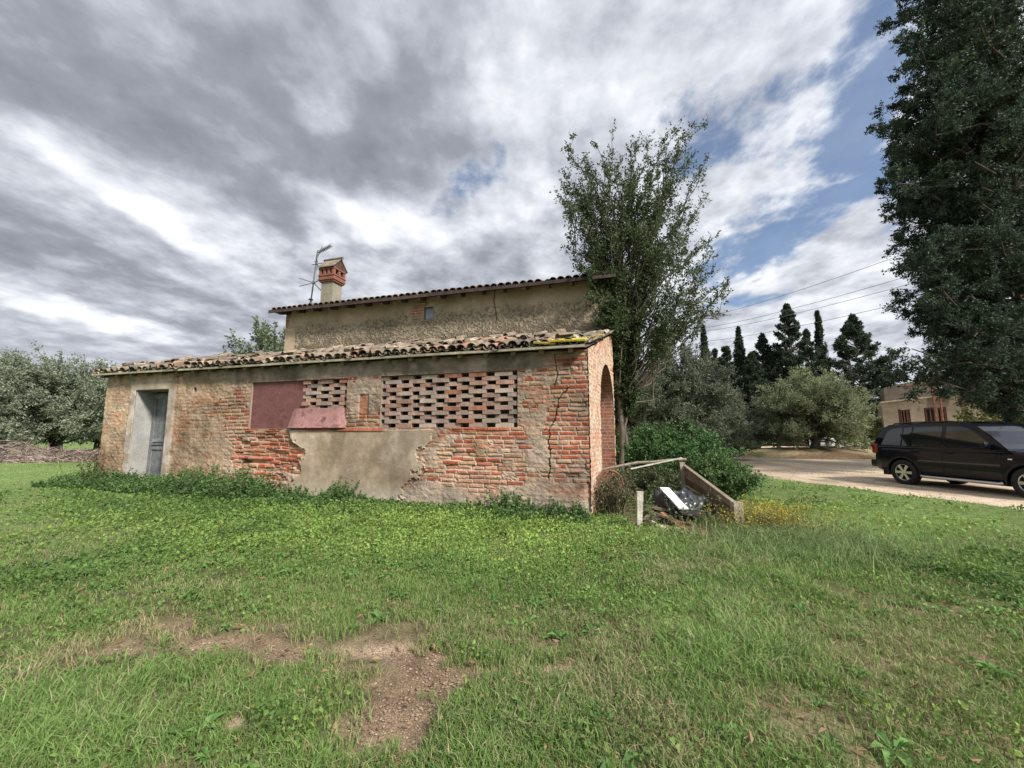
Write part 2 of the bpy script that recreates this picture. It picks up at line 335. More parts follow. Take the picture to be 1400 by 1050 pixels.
        tcx = m3(np.broadcast_to(C3(.34, .295, .245), s.shape+(3,)), C3(.24, .21, .17), ss(.4, .65, w2))*(.75+.5*w3[..., None])
        top2 = top*ss(.5, 1.1, s)*ss(10.8, 8.0, s)
        col = m3(col, tcx, top2); h = h*(1-top2)+top2*(.016+.014*w3)
        # walled-up niche between the openings
        ni = (np.abs(s-4.62) < .20)*(np.abs(z-2.03) < .34); nf = gs(s, z, 4.62, 1.98, .18, .30)
        col = m3(col, WHT*.95*(.8+.4*w3[..., None]), np.clip(gs(s, z, 4.66, 2.15, .33, .42)*1.2-.15, 0, 1)*ss(.3, .6, w2+.2)*.75)
        inn = ss(.03, .0, np.abs(s-4.66)-.10)*ss(.03, .0, np.abs(z-2.0)-.24); col = m3(col, ORG*.9*(.7+.6*w3[..., None]), inn*.8); h = h-.02*inn
        # render round the doorway
        dd = np.maximum(np.maximum(10.36-s, s-11.56), z-2.56)
        dr = ss(.24, .17, dd+.10*(w2-.5))*ss(-.02, 0, dd)
        dc = m3(np.broadcast_to(C3(.50, .48, .43), s.shape+(3,)), C3(.36, .32, .25), ss(.4, .65, w2))*(.85+.3*w3[..., None])
        dc = m3(dc, C3(.34, .28, .2), ss(2.5, 2.6, z)*.6)
        col = m3(col, dc, dr*.95); h = h*(1-dr)+dr*(.026+.006*w3)
        ck = cracks(s+.09*(w3-.5)+.05*(w2-.5), z+.09*(w2-.5), [(.33, 2.25), (.52, 2.08), (.56, 1.8), (.68, 1.57), (.72, 1.3), (.70, .95), (.74, .6)], .010)+cracks(s+.03*(w3-.5), z, [(.6, 2.9), (.55, 2.5), (.6, 2.3)], .007)
        ck = np.clip(ck, 0, 1)*ss(.25, .5, w2+.12); h = h-.05*ck; col = m3(col, C3(.05, .045, .04), ck*.85)
        hol = ss(.05, .03, np.abs(s-9.52))*ss(.06, .04, np.abs(z-2.50)); h = h-.14*hol; col = m3(col, C3(.06, .05, .045), hol)
        hol = ss(.025, .015, np.hypot(s-6.35, z-1.28)); h = h-.05*hol
        h = h-.05*ss(.55, .7, w1)*ss(.12, .0, s)           # crumbled corner
        # splashes, moss and salts at the foot
        col = col*(.40+.95*fbm(s*.9, z*1.3, 68, 5))[..., None]*C3(1.06, .97, .93); st = ss(.52, .66, fbm(s*2.2, z*1.5, 69, 5)); col = m3(col, col*C3(.55, .52, .47), st*.6)
        wet = ss(.55, .1, z+.3*(w2-.5)); col = m3(col, C3(.50, .46, .38)*(.75+.5*w3[..., None]), wet*.35); col = m3(col, C3(.22, .2, .13), wet*ss(.5, .7, w2)*.5)
        drip = ss(.45, .8, vn(s*6, z*.6, 17))*ss(2.2, 2.9, z); col = col*(1-.22*drip[..., None])
    else:
        lime = m3(np.broadcast_to(C3(.47, .33, .23), s.shape+(3,)), C3(.42, .23, .15), ss(.4, .65, w2)*.8)
        lime = m3(lime, PAL, ss(.45, .65, fbm(s*6, z*4, 12, 3))*.6)*(.7+.6*w3[..., None])
        sm = ss(.40, .52, w2*.6+w1*.5+.10*ss(.5, 2.2, z)+.1*gs(s, z, .3, 2, .6, .8)-.25*gs(s, z, .6, 1.3, .5, .6))
        col = m3(col, lime, sm); h = h*(1-.7*sm)+sm*(.012+.03*(w3-.4))
        h = h-.05*ss(.55, .7, w1)*ss(.12, .0, s)
    return col, h
# front wall of the lean-to
ds = .0115; ns = int(LW/ds); nz = int(2.98/.0105)
sg = np.linspace(0, LW, ns); zg = np.linspace(-.12, 2.96, nz); SG, ZG = np.meshgrid(sg, zg, indexing='ij')
col, hh = masonry(SG, ZG, 'front')
OPEN = [(10.38, 11.54, .10, 2.54), (1.31, 4.25, 1.56, 2.63), (5.10, 7.74, 1.55, 2.62)]
keep = np.ones_like(SG, bool)
for (a, b, c_, d_) in OPEN: keep &= ~((SG > a) & (SG < b) & (ZG > c_) & (ZG < d_))
mb = MB(); lean = .015*(fbm(SG*.5, ZG*.6, 5, 2)-.5)*3
grid_mesh(mb, -SG, -hh-lean+.0, ZG, col, keep)
mb.build('lean_to_wall', M['wall'], house, smooth=False)
# side wall with the arch
T = 3.30; nt = 330
tg = np.linspace(0, T, nt); zz = np.linspace(-.12, 3.98, 400); TG, Z2 = np.meshgrid(tg, zz, indexing='ij')
topz = 2.97+TG*math.cos(R(6))*.315
Z2 = np.minimum(Z2, topz)
col2, h2 = masonry(TG+40, Z2, 'side')
arch = lambda tt, z_, g=0: (np.abs(tt-2.2) < 1.0+g)*(z_ < 2.02)+(np.hypot(tt-2.2, z_-2.02) < 1.0+g) > 0
ac = ss(.16, .12, np.where(Z2 < 2.02, np.abs(np.abs(TG-2.2)-1.08), np.abs(np.hypot(TG-2.2, Z2-2.02)-1.08)))
col2 = m3(col2, C3(.46, .36, .26), ac*.6)
mb = MB(); sa, ca = math.sin(R(6)), math.cos(R(6))
grid_mesh(mb, TG*sa+h2*ca, TG*ca-h2*sa, Z2, col2, ~arch(TG, Z2))
mb.build('side_wall', M['wall'], house)
# reveal of the arch and of the corner
aa = np.r_[np.stack([np.full(24, 3.2), np.linspace(-.1, 2.02, 24)], 1), [[2.2+math.cos(a), 2.02+math.sin(a)] for a in np.linspace(0.05, PI, 30)], np.stack([np.full(24, 1.2), np.linspace(2.0, -.1, 24)], 1)]
L_ = np.r_[0, np.cumsum(np.hypot(*np.diff(aa, axis=0).T))]
Lq = np.linspace(0, L_[-1], 420); at_ = np.interp(Lq, L_, aa[:, 0]); az = np.interp(Lq, L_, aa[:, 1]); dq = np.linspace(-.02, .38, 40)
LQ, DQ = np.meshgrid(Lq, dq, indexing='ij'); colr, hr = masonry(DQ*1.0+60, LQ, 'side'); r1_, r2_, r3_, d_ = cells(DQ, LQ, .083, .2, 8)
colr = m3(colr, RED*.9*(.6+.7*r3_[..., None]), ss(.004, .012, d_)*.75)
AT = np.repeat(at_[:, None], 40, 1); AZ = np.repeat(az[:, None], 40, 1)
mb = MB(); grid_mesh(mb, AT*sa-DQ*ca, AT*ca+DQ*sa, AZ, colr); mb.build('archway', M['wall'], house)
# inner faces, end wall and wall thickness round the openings
mb = MB()
def ring(mb, a, b, z0, z1, y0, y1, th, c):
    mb.box((-b-th, y0, z0-th), (-b, y1, z1+th), c); mb.box((-a, y0, z0-th), (-a+th, y1, z1+th), c)
    mb.box((-b, y0, z1), (-a, y1, z1+th), c); mb.box((-b, y0, z0-th), (-a, y1, z0), c)
ring(mb, 1.31, 4.25, 1.56, 2.63, .004, .36, .05, C3(.30, .24, .18)); mb.build('opening_lining', M['wall'], house); mb = MB(); ring(mb, 5.10, 7.74, 1.55, 2.62, .004, .36, .05, C3(.30, .24, .18))
mb.build('opening_lining', M['wall'], house); mb = MB(); mb.box((-12.72, .03, -.1), (-12.3, WD, 2.95), TAN*.8); mb.build('end_wall', M['wall'], house)
# thick wall core: closes the wall from inside
mb = MB()
def core(x0, x1, z0, z1): mb.box((x0, .36, z0), (x1, .40, z1), C3(.25, .22, .18))
core(-12.3, -11.62, -.1, 2.95); core(-11.62, -10.30, 2.62, 2.95); core(-10.30, -7.79, -.1, 2.95); core(-7.79, -5.05, -.1, 1.50); core(-7.79, -5.05, 2.67, 2.95); core(-5.05, -4.30, -.1, 2.95); core(-4.30, -1.26, -.1, 1.51); core(-4.30, -1.26, 2.68, 2.95); core(-1.26, -.02, -.1, 2.95)
mb.build('inner_wall', M['plaster'], house)
# pierced brickwork
def lattice(a, b, z0, z1, ncol, ch, seed):
    rs = random.Random(seed); mb = MB(); nr = int(round((z1-z0)/ch)); ch = (z1-z0)/nr; cw = (b-a)/ncol
    for k in range(nr):
        solid = (k == nr-1 and rs.random() < .0)
        i0 = (k % 2)
        # a brick sits over every other joint column, its ends lapping its neighbours
        i = -i0
        while i < ncol+1:
            c0 = a+(i+.34)*cw-.0; c1 = a+(i+1.66)*cw
            c0 = max(c0, a); c1 = min(c1, b)
            if c1-c0 > .03:
                jx, jy = rs.uniform(-.016, .016), rs.uniform(-.018, .030)
                base = [C3(.33, .15, .10), C3(.36, .22, .165), C3(.34, .25, .20), C3(.40, .32, .26), C3(.28, .225, .19), C3(.37, .25, .20)][rs.choice([0, 1, 1, 2, 2, 3, 4, 5, 5, 5])]*rs.uniform(.8, 1.1)
                n = 5; zz0 = z0+k*ch; xs = np.linspace(c0+jx, c1+jx, n)
                for q in range(n-1):
                    w = .0025*rs.random(); mb.box((-xs[q+1], .01+jy+rs.uniform(0, .006), zz0+.001+w), (-xs[q]-.0004, .13+jy, zz0+ch-.003-w*2), base*rs.uniform(.85, 1.12))
                mb.box((-c1-jx+.004, .030+jy, zz0+ch-.008), (-c0-jx-.004, .12+jy, zz0+ch+.008), PAL*.55)
            i += 2
    return mb.build('brick_lattice', M['wall'], house)
lattice(1.31, 4.25, 1.56, 2.62, 11, .082, 3)
lattice(5.10, 6.30, 1.97, 2.61, 4, .082, 5)
# maroon sheet and its bent fellow
SHM = mat('faded_sheet', n1=.2, n2=.2, s1=4, s2=35, rough=.6, spec=.3, bump=.25, bscale=6, bdist=.02, dirt=(.105, .042, .032, 1), dirt_scale=4)
def sheet(x0, x1, z0, z1, y, c, bend, name, lab, fold=0):
    xs = np.linspace(x0, x1, 30); zs = np.linspace(z0, z1, 18); X, Z = np.meshgrid(xs, zs, indexing='ij')
    n = .006*(fbm(X*3, Z*3, 8, 3)-.5); fz = (Z-z0)/(z1-z0); fx = (X-x0)/(x1-x0)
    Y = y+n*2+bend*(1-fz)**1.3+fold*np.maximum(0, .12-np.minimum(fx, 1-fx))*1.5
    Xs = X+.05*(1-fz)*np.sign(fx-.5)*np.abs(fx-.5)*(1 if fold else 0)
    mb = MB(); cc = np.broadcast_to(c, X.shape+(3,))*(.9+.2*fbm(X*5, Z*5, 3, 4))[..., None]
    grid_mesh(mb, Xs, Y, Z, cc); mb2 = grid_mesh(mb, Xs[::-1], Y[::-1]+.004, Z[::-1], cc[::-1])
    o = mb.build(name, SHM, house, smooth=True); o['label'] = lab; return o
sheet(-7.735, -6.235, 1.555, 2.615, .045, C3(.175, .072, .068), 0, 'window_cover', 'flat dull maroon sheet closing the left opening')
sheet(-6.56, -5.08, 1.56, 1.99, .0, C3(.33, .175, .16), -.11, 'window_cover', 'faded pink red sheet bent outward below the small lattice', .35)
# doorway
mb = MB(); g = C3(.34, .33, .31)
mb.box((-11.62, -.012, .05), (-11.54, .44, 2.62), g); mb.box((-10.38, -.012, .05), (-10.30, .44, 2.62), C3(.36, .35, .32)); mb.box((-11.54, -.012, 2.54), (-10.38, .44, 2.62), C3(.26, .23, .19)); mb.box((-11.54, -.03, -.05), (-10.38, .6, .12), C3(.3, .29, .26))
mb.build('door_surround', M['plaster'], house)
wc = C3(.165, .170, .170)
def dpl(mb, x0, x1, z0, z1, y0, y1, k=1.0): mb.box((x0, y0, z0), (x1, y1, z1), wc*k*random.uniform(.85, 1.15))
dm = MB(); DY = .40
for k in range(8):
    x0 = -11.54+k*.145; dpl(dm, x0+.002, x0+.141, .12, 2.5, DY+.012, DY+.035, 1.0)
door = dm.build('door', M['wood'], house)
fr = MB()
for (x0, x1, z0, z1) in [(-11.535, -11.43, .12, 2.5), (-10.50, -10.385, .12, 2.5), (-11.01, -10.91, .12, 1.02), (-11.43, -10.50, 2.36, 2.5), (-11.43, -10.50, 1.02, 1.12), (-11.43, -10.50, 1.22, 1.30), (-11.43, -10.50, .12, .22), (-11.01, -10.91, 1.30, 2.36)]:
    dpl(fr, x0, x1, z0, z1, DY-.014, DY+.012, 1.25)
fr.beam((-11.43, DY-.012, 1.16), (-10.5, DY-.012, 1.18), .05, .05, wc*.9)
fr.build('door_frame', M['wood'], door)
# ---- roof tiles
def tile_template(r0, r1, L, th, n=7, cup=1):
    a = np.linspace(0, PI, n); V = []
    for (r, y) in ((r0, 0), (r1, L)):
        for rr in (r, r-th): V += [[rr*math.cos(q), y, cup*rr*math.sin(q)*.85] for q in a]
    V = np.array(V); f = []
    for i in range(n-1):
        f += [[i, i+1, 2*n+i+1, 2*n+i], [n+i+1, n+i, 3*n+i, 3*n+i+1], [i, n+i, n+i+1, i+1], [2*n+i+1, 3*n+i+1, 3*n+i, 2*n+i]]
    f += [[0, 2*n, 3*n, n], [n-1, 2*n-1, 4*n-1, 3*n-1]]
    return V, np.array(f)
def tiles(mb, x0, x1, y0, z0, slope, length, pitch, row, messy, seed, xof=lambda y: 0):
    rs = random.Random(seed); ncol = int((x1-x0)/pitch); nrow = int(length/row)
    up, uf = tile_template(.098, .078, row*1.3, .013); dn, df = tile_template(.080, .094, row*1.3, .013, cup=-1)
    for c in range(ncol+1):
        for r in range(nrow):
            for (V, f, lift, sh) in ((dn, df, .075, 0), (up, uf, .062, .5)):
                if sh and (c == ncol or rs.random() < .05*messy): continue
                yy = r*row; wobx = rs.gauss(0, .010*messy); rz = rs.gauss(0, .05*messy); ry = rs.gauss(0, .05*messy); rx = rs.gauss(0, .03*messy)+.05
                if messy > 1 and sh and rs.random() < .20: rz += rs.uniform(-.55, .55); wobx += rs.uniform(-.05, .05); rx += rs.uniform(-.06, .06); lift2 = rs.uniform(0, .04)
                else: lift2 = 0
                A = np.array(Matrix.Rotation(rz, 3, 'Z')@Matrix.Rotation(ry, 3, 'Y')@Matrix.Rotation(rx, 3, 'X'))
                P = V@A.T+np.array([x0+(c+sh)*pitch+wobx, yy+rs.gauss(0, .012*messy), lift+lift2+rs.gauss(0, .006*messy)])
                cs, sn = math.cos(slope), math.sin(slope)
                Q = np.stack([P[:, 0]+xof(P[:, 1]), y0+P[:, 1]*cs-P[:, 2]*sn, z0+P[:, 1]*sn+P[:, 2]*cs], 1)
                Q[:, 2] += .035*messy*(fbm(Q[:, 0]*.45, Q[:, 1]*.6, 19, 2)-.5)
                b = rs.random(); cc = [C3(.26, .18, .13), C3(.22, .175, .135), C3(.30, .235, .175), C3(.15, .13, .105), C3(.28, .155, .105), C3(.36, .30, .23)][rs.choice([0, 1, 1, 2, 2, 3, 3, 4, 5])]*rs.uniform(.75, 1.15)
                mb.add(Q, f, cc)
SL = math.atan((4.02-3.02)/(WD+.2))
mb = MB(); tiles(mb, -12.93, .02, -.20, 3.0, SL, 3.55, .205, .33, 1.6, 4, lambda y: np.clip(y, 0, 9)*TS)
# loose and broken tiles, pantile slabs lying across the old roof
V, f = tile_template(.095, .078, .40, .014)
rs = random.Random(9)
for k in range(120):
    x = rs.uniform(-12.6, -.5); y = rs.choice([rs.uniform(-.15, .5), rs.uniform(.3, 2.8)]); A = np.array(Matrix.Rotation(rs.uniform(-1.3, 1.3), 3, 'Z')@Matrix.Rotation(rs.gauss(0, .35), 3, 'Y')@Matrix.Rotation(float(np.clip(rs.gauss(.04, .07), -.1, .14)), 3, 'X'))
    P = (V*np.array([1, rs.uniform(.5, 1.05), 1]))@A.T; cs, sn = math.cos(SL), math.sin(SL)
    mb.add(np.stack([P[:, 0]+x, P[:, 1]*cs-P[:, 2]*sn+y, P[:, 1]*sn+P[:, 2]*cs+3.0+(y+.2)*math.tan(SL)+.145+rs.uniform(-.02, .03)], 1), f, C3(.25, .195, .15)*rs.uniform(.6, 1.3))
lroof = mb.build('lean_to_roof', M['tile'], house)
# lichen covered slabs at the right end
mb = MB(); Ym = C3(.52, .42, .035)
for (x0, x1, y0, z, ty, c) in [(-.62, .0, -.24, 3.07, .03, Ym), (-.95, -.55, -.22, 3.06, .10, Ym*C3(.75, .72, 1.8)), (-.35, .28, .55, 3.29, -.05, C3(.33, .27, .09))]:
    Mx = Matrix.Translation(((x0+x1)/2, y0+.18, z+.07))@Matrix.Rotation(SL+ty*.4, 4, 'X')@Matrix.Rotation(ty, 4, 'Y')
    mb.box((-(x1-x0)/2, -.2, -.02), ((x1-x0)/2, .2, .022), c, Mx)
ly = mb.build('ridge_slab', mat('lichen_slab', n1=.2, n2=.35, s2=30, bump=.5, rough=.95, dirt=(.30, .26, .16, 1), dirt_scale=5), lroof); ly['label'] = 'flat slabs crusted with bright yellow lichen'; bevel(ly, .008)
mb = MB(); cw = C3(.30, .27, .19)
n = 26; xs = np.linspace(-13.0, -.02, n)
for a_, b_ in zip(xs[:-1], xs[1:]):
    w0, w1_ = [.012*(vn(q*.8, 1, 5)-.5) for q in (a_, b_)]
    mb.beam((a_, -.19, 2.985+w0), (b_+.001, -.19, 2.985+w1_), .05, .045, cw*(.75+.5*random.random()))
mb.build('eave_board', M['wood'], lroof)
mb = MB(); cs_ = math.tan(SL)
mb.add([(-12.98, -.16, 2.96), (.0, -.16, 2.96), (.33, WD, 2.96+(WD+.16)*cs_), (-12.98, WD, 2.96+(WD+.16)*cs_), (-12.98, -.16, 2.99), (.0, -.16, 2.99), (.33, WD, 2.99+(WD+.16)*cs_), (-12.98, WD, 2.99+(WD+.16)*cs_)],
       [[3, 2, 1, 0], [4, 5, 6, 7], [0, 1, 5, 4], [1, 2, 6, 5], [2, 3, 7, 6], [3, 0, 4, 7]], C3(.13, .10, .075))
for k in range(24):
    x = -12.7+k*.54; mb.beam((x, -.15, 2.925), (x, WD-.02, 2.925+(WD+.13)*cs_), .08, .07, C3(.15, .11, .08)*random.uniform(.8, 1.2))
mb.build('roof_boarding', M['wood'], lroof)
# back wall of the left end, beyond the tall house
mb = MB(); mb.box((-12.72, WD-.3, -.1), (-10.2, WD, 3.93), TAN*.8); mb.build('rear_wall', M['plaster'], house)
# ---- tall house behind
TM = -.03; XL, XR, ZT = -10.22, .335, 5.47; HD = 7.0
def upper(s, z, seed):
    w1 = fbm(s*.9, z*1.1, 121+seed, 4); w2 = fbm(s*4, z*5, 131+seed, 5); w3 = fbm(s*13, z*13, 141+seed, 4); w4 = fbm(s*30, z*22, 151+seed, 3)
    sm = C3(.43, .35, .24); ro = C3(.40, .335, .235); dk = C3(.17, .14, .10)
    col = m3(np.broadcast_to(sm, s.shape+(3,)), C3(.43, .36, .255), ss(.4, .7, w1)*.8)*(.88+.24*w3[..., None])
    line = 4.98+.28*(w1-.5)+.35*(w2-.5)
    er = ss(line+.08, line-.10, z)
    w5 = fbm(s*22, z*22, 161+seed, 2); pit = ss(.47, .60, w4*.3+w5*.45+w3*.3+.06*ss(5, 4.2, z))
    rc = m3(np.broadcast_to(ro, s.shape+(3,))*(.8+.4*w2[..., None]), dk, pit*.85)
    rc = m3(rc, C3(.42, .38, .30), ss(.60, .7, w3)*.5)
    col = m3(col, rc, er*.95); h = .014*(1-er)+er*(-.012*pit+.012*(w3-.5))
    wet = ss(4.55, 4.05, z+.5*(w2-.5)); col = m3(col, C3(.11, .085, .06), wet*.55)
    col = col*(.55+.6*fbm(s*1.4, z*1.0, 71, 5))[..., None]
    return col, h
mb = MB(); sg = np.linspace(0, XR-XL, 620); zg = np.linspace(2.9, 5.56, 190); SG, ZG = np.meshgrid(sg, zg, indexing='ij')
cu, hu = upper(SG, ZG, 0)
r1, r2, r3, d = cells(SG, ZG, .083, .27, 15); bf = ss(.008, .016, d)
bk = np.clip(gs(SG, ZG, 5.62, 5.10, .28, .22)*2-.5+(fbm(SG*8, ZG*8, 3)-.5), 0, 1)*ss(4.8, 4.9, ZG); bk = np.maximum(bk, ss(.22, .12, XR-XL-SG+.12*(vn(ZG*5, SG, 3)-.5)))
bk = np.maximum(bk, ss(.35, .0, SG)*ss(4.9, 4.4, ZG)*.7)
cu = m3(cu, m3(np.broadcast_to(GRY, SG.shape+(3,)), RED*.85*(.6+.6*r2[..., None]), bf), bk*.8)
ck = cracks(SG+.02*(fbm(SG*9, ZG*9, 3)-.5), ZG, [(3.16, 5.5), (3.2, 5.2), (3.15, 4.95), (3.12, 4.6)], .012); hu = hu-.04*ck; cu = m3(cu, C3(.07, .06, .05), ck*.8)
WX0, WX1, WZ0, WZ1 = 5.10, 5.40, 4.80, 5.19
ke = ~((SG > WX0) & (SG < WX1) & (ZG > WZ0) & (ZG < WZ1))
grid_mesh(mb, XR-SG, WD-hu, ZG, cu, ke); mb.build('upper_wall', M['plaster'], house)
mb = MB(); mb.box((XL, WD, -.1), (XL+.4, WD+HD, ZT), SAND); mb.add([(XR, WD+.01, -.1), (XR+HD*TM, WD+HD, -.1), (XR+HD*TM, WD+HD, ZT), (XR, WD+.01, ZT), (XR-.4, WD+.02, -.1), (XR+HD*TM-.4, WD+HD, -.1), (XR+HD*TM-.4, WD+HD, ZT), (XR-.4, WD+.02, ZT)], [[0, 1, 2, 3], [7, 6, 5, 4], [0, 4, 5, 1], [3, 2, 6, 7], [1, 5, 6, 2]], SAND)
mb.box((XL+.4, WD+.03, -.1), (XR-.4, WD+.07, 3.0), C3(.2, .17, .13)); mb.box((XL, WD+HD-.4, -.1), (XR+HD*TM-.4, WD+HD, ZT), SAND)
rise = .30; RZ = ZT+HD/2*rise
for (x0, x1) in ((XL, XL+.4), (XR-.02, XR+.2)):
    mb.add([(x0, WD+.01, ZT), (x0, WD+HD, ZT), (x0, WD+HD/2, RZ), (x1, WD+.01, ZT), (x1, WD+HD, ZT), (x1, WD+HD/2, RZ)], [[0, 3, 5, 2], [1, 2, 5, 4]], SAND).f.append(np.array([[0, 2, 1], [3, 4, 5]])+mb.n-6)
mb.build('gable_walls', M['plaster'], house)
win = MB(); x0, x1 = XR-WX1, XR-WX0
for q in ((x0-.04, x0, WZ0-.04, WZ1+.04), (x1, x1+.04, WZ0-.04, WZ1+.04)): win.box((q[0], WD-.012, q[2]), (q[1], WD+.2, q[3]), C3(.28, .22, .17))
win.box((x0, WD-.012, WZ1), (x1, WD+.2, WZ1+.04), C3(.2, .15, .12)); win.box((x0, WD-.012, WZ0-.04), (x1, WD+.2, WZ0), C3(.33, .2, .15))
wo = win.build('window', M['plaster'], house)
mb = MB(); mb.box((x0, WD+.07, WZ0), (x1, WD+.10, WZ1), C3(.15, .17, .22)); mb.box((x0+.03, WD+.055, WZ0+.03), (x1-.03, WD+.07, WZ1-.06), C3(.28, .32, .40)); mb.build('shutter', M['metal'], wo)
mb = MB(); V, f = tile_template(.06, .05, .3, .012); mb.box((x0-.25, WD-.16, WZ1+.055), (x0+.1, WD, WZ1+.085), C3(.3, .24, .18)); mb.box((x0-.2, WD-.1, WZ1+.09), (x0-.08, WD, WZ1+.15), GRY); mb.build('ledge', M['stone'], wo)
# upper roof
EY = WD-.42; S2 = math.atan(rise)
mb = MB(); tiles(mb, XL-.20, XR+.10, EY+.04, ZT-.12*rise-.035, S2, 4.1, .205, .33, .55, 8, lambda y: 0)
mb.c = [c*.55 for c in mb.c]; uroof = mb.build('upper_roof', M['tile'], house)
mb = MB(); dkw = C3(.085, .06, .045)
cyy = WD+HD/2
def slab(y0, z0, y1, z1, th): 
    a, b = XL-.26, XR+.16
    mb.add([(a, y0, z0), (b, y0, z0), (b, y1, z1), (a, y1, z1), (a, y0, z0+th), (b, y0, z0+th), (b, y1, z1+th), (a, y1, z1+th)], [[3, 2, 1, 0], [4, 5, 6, 7], [0, 1, 5, 4], [1, 2, 6, 5], [2, 3, 7, 6], [3, 0, 4, 7]], dkw)
slab(EY, ZT-.10, cyy, ZT-.10+(cyy-EY)*rise, .05); slab(cyy+.002, ZT-.10+(cyy-EY)*rise, WD+HD+.3, ZT-.2, .05)
mb.build('roof_boarding', M['wood'], uroof)
mb = MB(); tl = -.0
xs = np.linspace(XL-.28, XR+.18, 20)
for a_, b_ in zip(xs[:-1], xs[1:]): mb.beam((a_, EY-.02, ZT-.085+.01*vn(a_, 2, 3)), (b_+.001, EY-.02, ZT-.085+.01*vn(b_, 2, 3)), .03, .085, C3(.055, .042, .036)*random.uniform(.8, 1.3))
mb.build('eave_board', M['wood'], uroof)
for k in range(17):
    x = XL+.15+k*.63; mb = MB(); mb.beam((x, EY+.02, ZT-.155), (x, WD+.1, ZT-.155+(WD+.1-EY)*rise), .08, .09, dkw*random.uniform(.9, 1.5)); mb.build('rafter', M['wood'], uroof)
# verge: flat slates on the left rake
mb = MB()
for k in range(10):
    y = EY+.03+k*.38; z = ZT-.02+(k*.38)*rise; mb.box((XL-.34-.03*(k % 2), y, z), (XL-.10, y+.42, z+.025), C3(.13, .12, .11)*random.uniform(.8, 1.3), None)
mb.build('verge_slabs', M['stone'], uroof)
# chimney
cx, cyl = -9.05, 3.85
mb = MB(); mb.box((cx-.235, cyl-.225, 5.5), (cx+.235, cyl+.225, 6.62), C3(.26, .235, .18)); chim = mb.build('chimney', M['plaster'], house)
mb = MB(); rc = C3(.215, .095, .068); w = .32; d = .30
def ringb(z0, z1, w, d, c): mb.box((cx-w, cyl-d, z0), (cx+w, cyl+d, z1), c)
ringb(6.60, 6.66, w-.03, d-.03, rc*.9); ringb(6.661, 6.72, w, d, rc); ringb(6.721, 6.80, w-.012, d-.012, rc*1.1); ringb(6.801, 6.84, w+.01, d+.01, rc*1.2)
for (ux, uy) in [(i, j) for i in (-1, -.34, .34, 1) for j in (-1, 0, 1) if abs(i) == 1 or abs(j) == 1]:
    mb.box((cx+ux*(w-.06)-.045, cyl+uy*(d-.06)-.045, 6.841), (cx+ux*(w-.06)+.045, cyl+uy*(d-.06)+.045, 7.03), rc*random.uniform(.85, 1.15))
ringb(7.031, 7.09, w, d, rc*.95)
mb.box((cx-.12, cyl-.12, 6.84), (cx+.12, cyl+.12, 7.03), C3(.02, .02, .02))
mb.build('chimney_head', M['wall'], chim)
mb = MB()
for sgn in (-1, 1):
    a = np.array([(cx-w-.01, cyl+sgn*(d+.05), 7.09), (cx+w+.03, cyl+sgn*(d+.05), 7.09), (cx+w+.03, cyl-sgn*.02, 7.47), (cx-w-.01, cyl-sgn*.02, 7.47)]); b = a+[0, 0, .035]
    mb.add(np.r_[a, b], [[0, 1, 2, 3], [7, 6, 5, 4], [0, 4, 5, 1], [1, 5, 6, 2], [2, 6, 7, 3], [3, 7, 4, 0]], C3(.24, .19, .15))
mb.tube([(cx-w-.05, cyl, 7.49), (cx+w+.08, cyl, 7.50)], .05, 8, C3(.15, .12, .1))
mb.add([(cx+w+.0, cyl-d, 7.09), (cx+w+.0, cyl+d, 7.09), (cx+w+.0, cyl, 7.45)], [[0, 1, 2]], C3(.09, .05, .04)); mb.add([(cx-w, cyl-d, 7.09), (cx-w, cyl+d, 7.09), (cx-w, cyl, 7.45)], [[0, 2, 1]], C3(.09, .05, .04))
mb.build('chimney_roof', M['tile'], chim)
# aerial on its own mast
ax, ay = -9.95, 3.9; b = hl(ax, ay, 5.7); tp = at(434, 345, 13.6); lo = at(425, 408, 13.6)
ant = thing('television_aerial', 'thin metal television aerial on a mast left of the chimney', 'aerial', (lo[0], lo[1], lo[2]-.25))
k = tp-lo; hh_ = k[2]+.25; tx = k[0]
mast = lambda q: np.array([tx*q, 0, hh_*q])
cm = C3(.13, .13, .14)
MB().tube([mast(0), mast(1.04)], .024, 6, cm).build('mast', M['metal'], ant)
mb = MB(); c0 = mast(.99); ex = c0+np.array([.52, -.1, .22]); mb.tube([c0, ex], .018, 5, cm)
for q in np.linspace(.25, 1, 8): p = c0+(ex-c0)*q; mb.tube([p-[.0, .16, .05], p+[0, .16, .05]], .013, 4, cm); mb.tube([p-[0, .02, .10], p+[0, .02, .10]], .013, 4, cm)
mb.tube([c0+[.05, -.1, -.25], c0+[.12, .1, .3]], .02, 4, cm); mb.build('yagi', M['metal'], ant)
mb = MB(); p = mast(.76); mb.tube([p-[.14, 0, .0], p+[.45, .1, .16]], .016, 5, cm); mb.tube([p+[.05, 0, -.2], p+[.05, 0, .16]], .016, 5, cm); mb.tube([p+[.15, 0.1, -.1], p+[.0, -.1, .1]], .016, 5, cm); mb.build('yagi', M['metal'], ant)
mb = MB(); p = mast(.42)
for (dx_, dz_) in ((-.5, .16), (-.48, -.15), (.4, .20), (.33, -.33)): mb.tube([p, p+[dx_, .1*dx_, dz_]], .015, 5, cm)
mb.box(p-[.05, .04, .04], p+[.05, .04, .04], cm); mb.build('dipole', M['metal'], ant)
mb = MB(); mb.lathe([(.03, .0), (.07, .02), (.03, .06), (.03, .14), (.09, .16), (.03, .22)], 10, cm); o = mb.build('mast_base', M['metal'], ant); o.location = mast(.02)
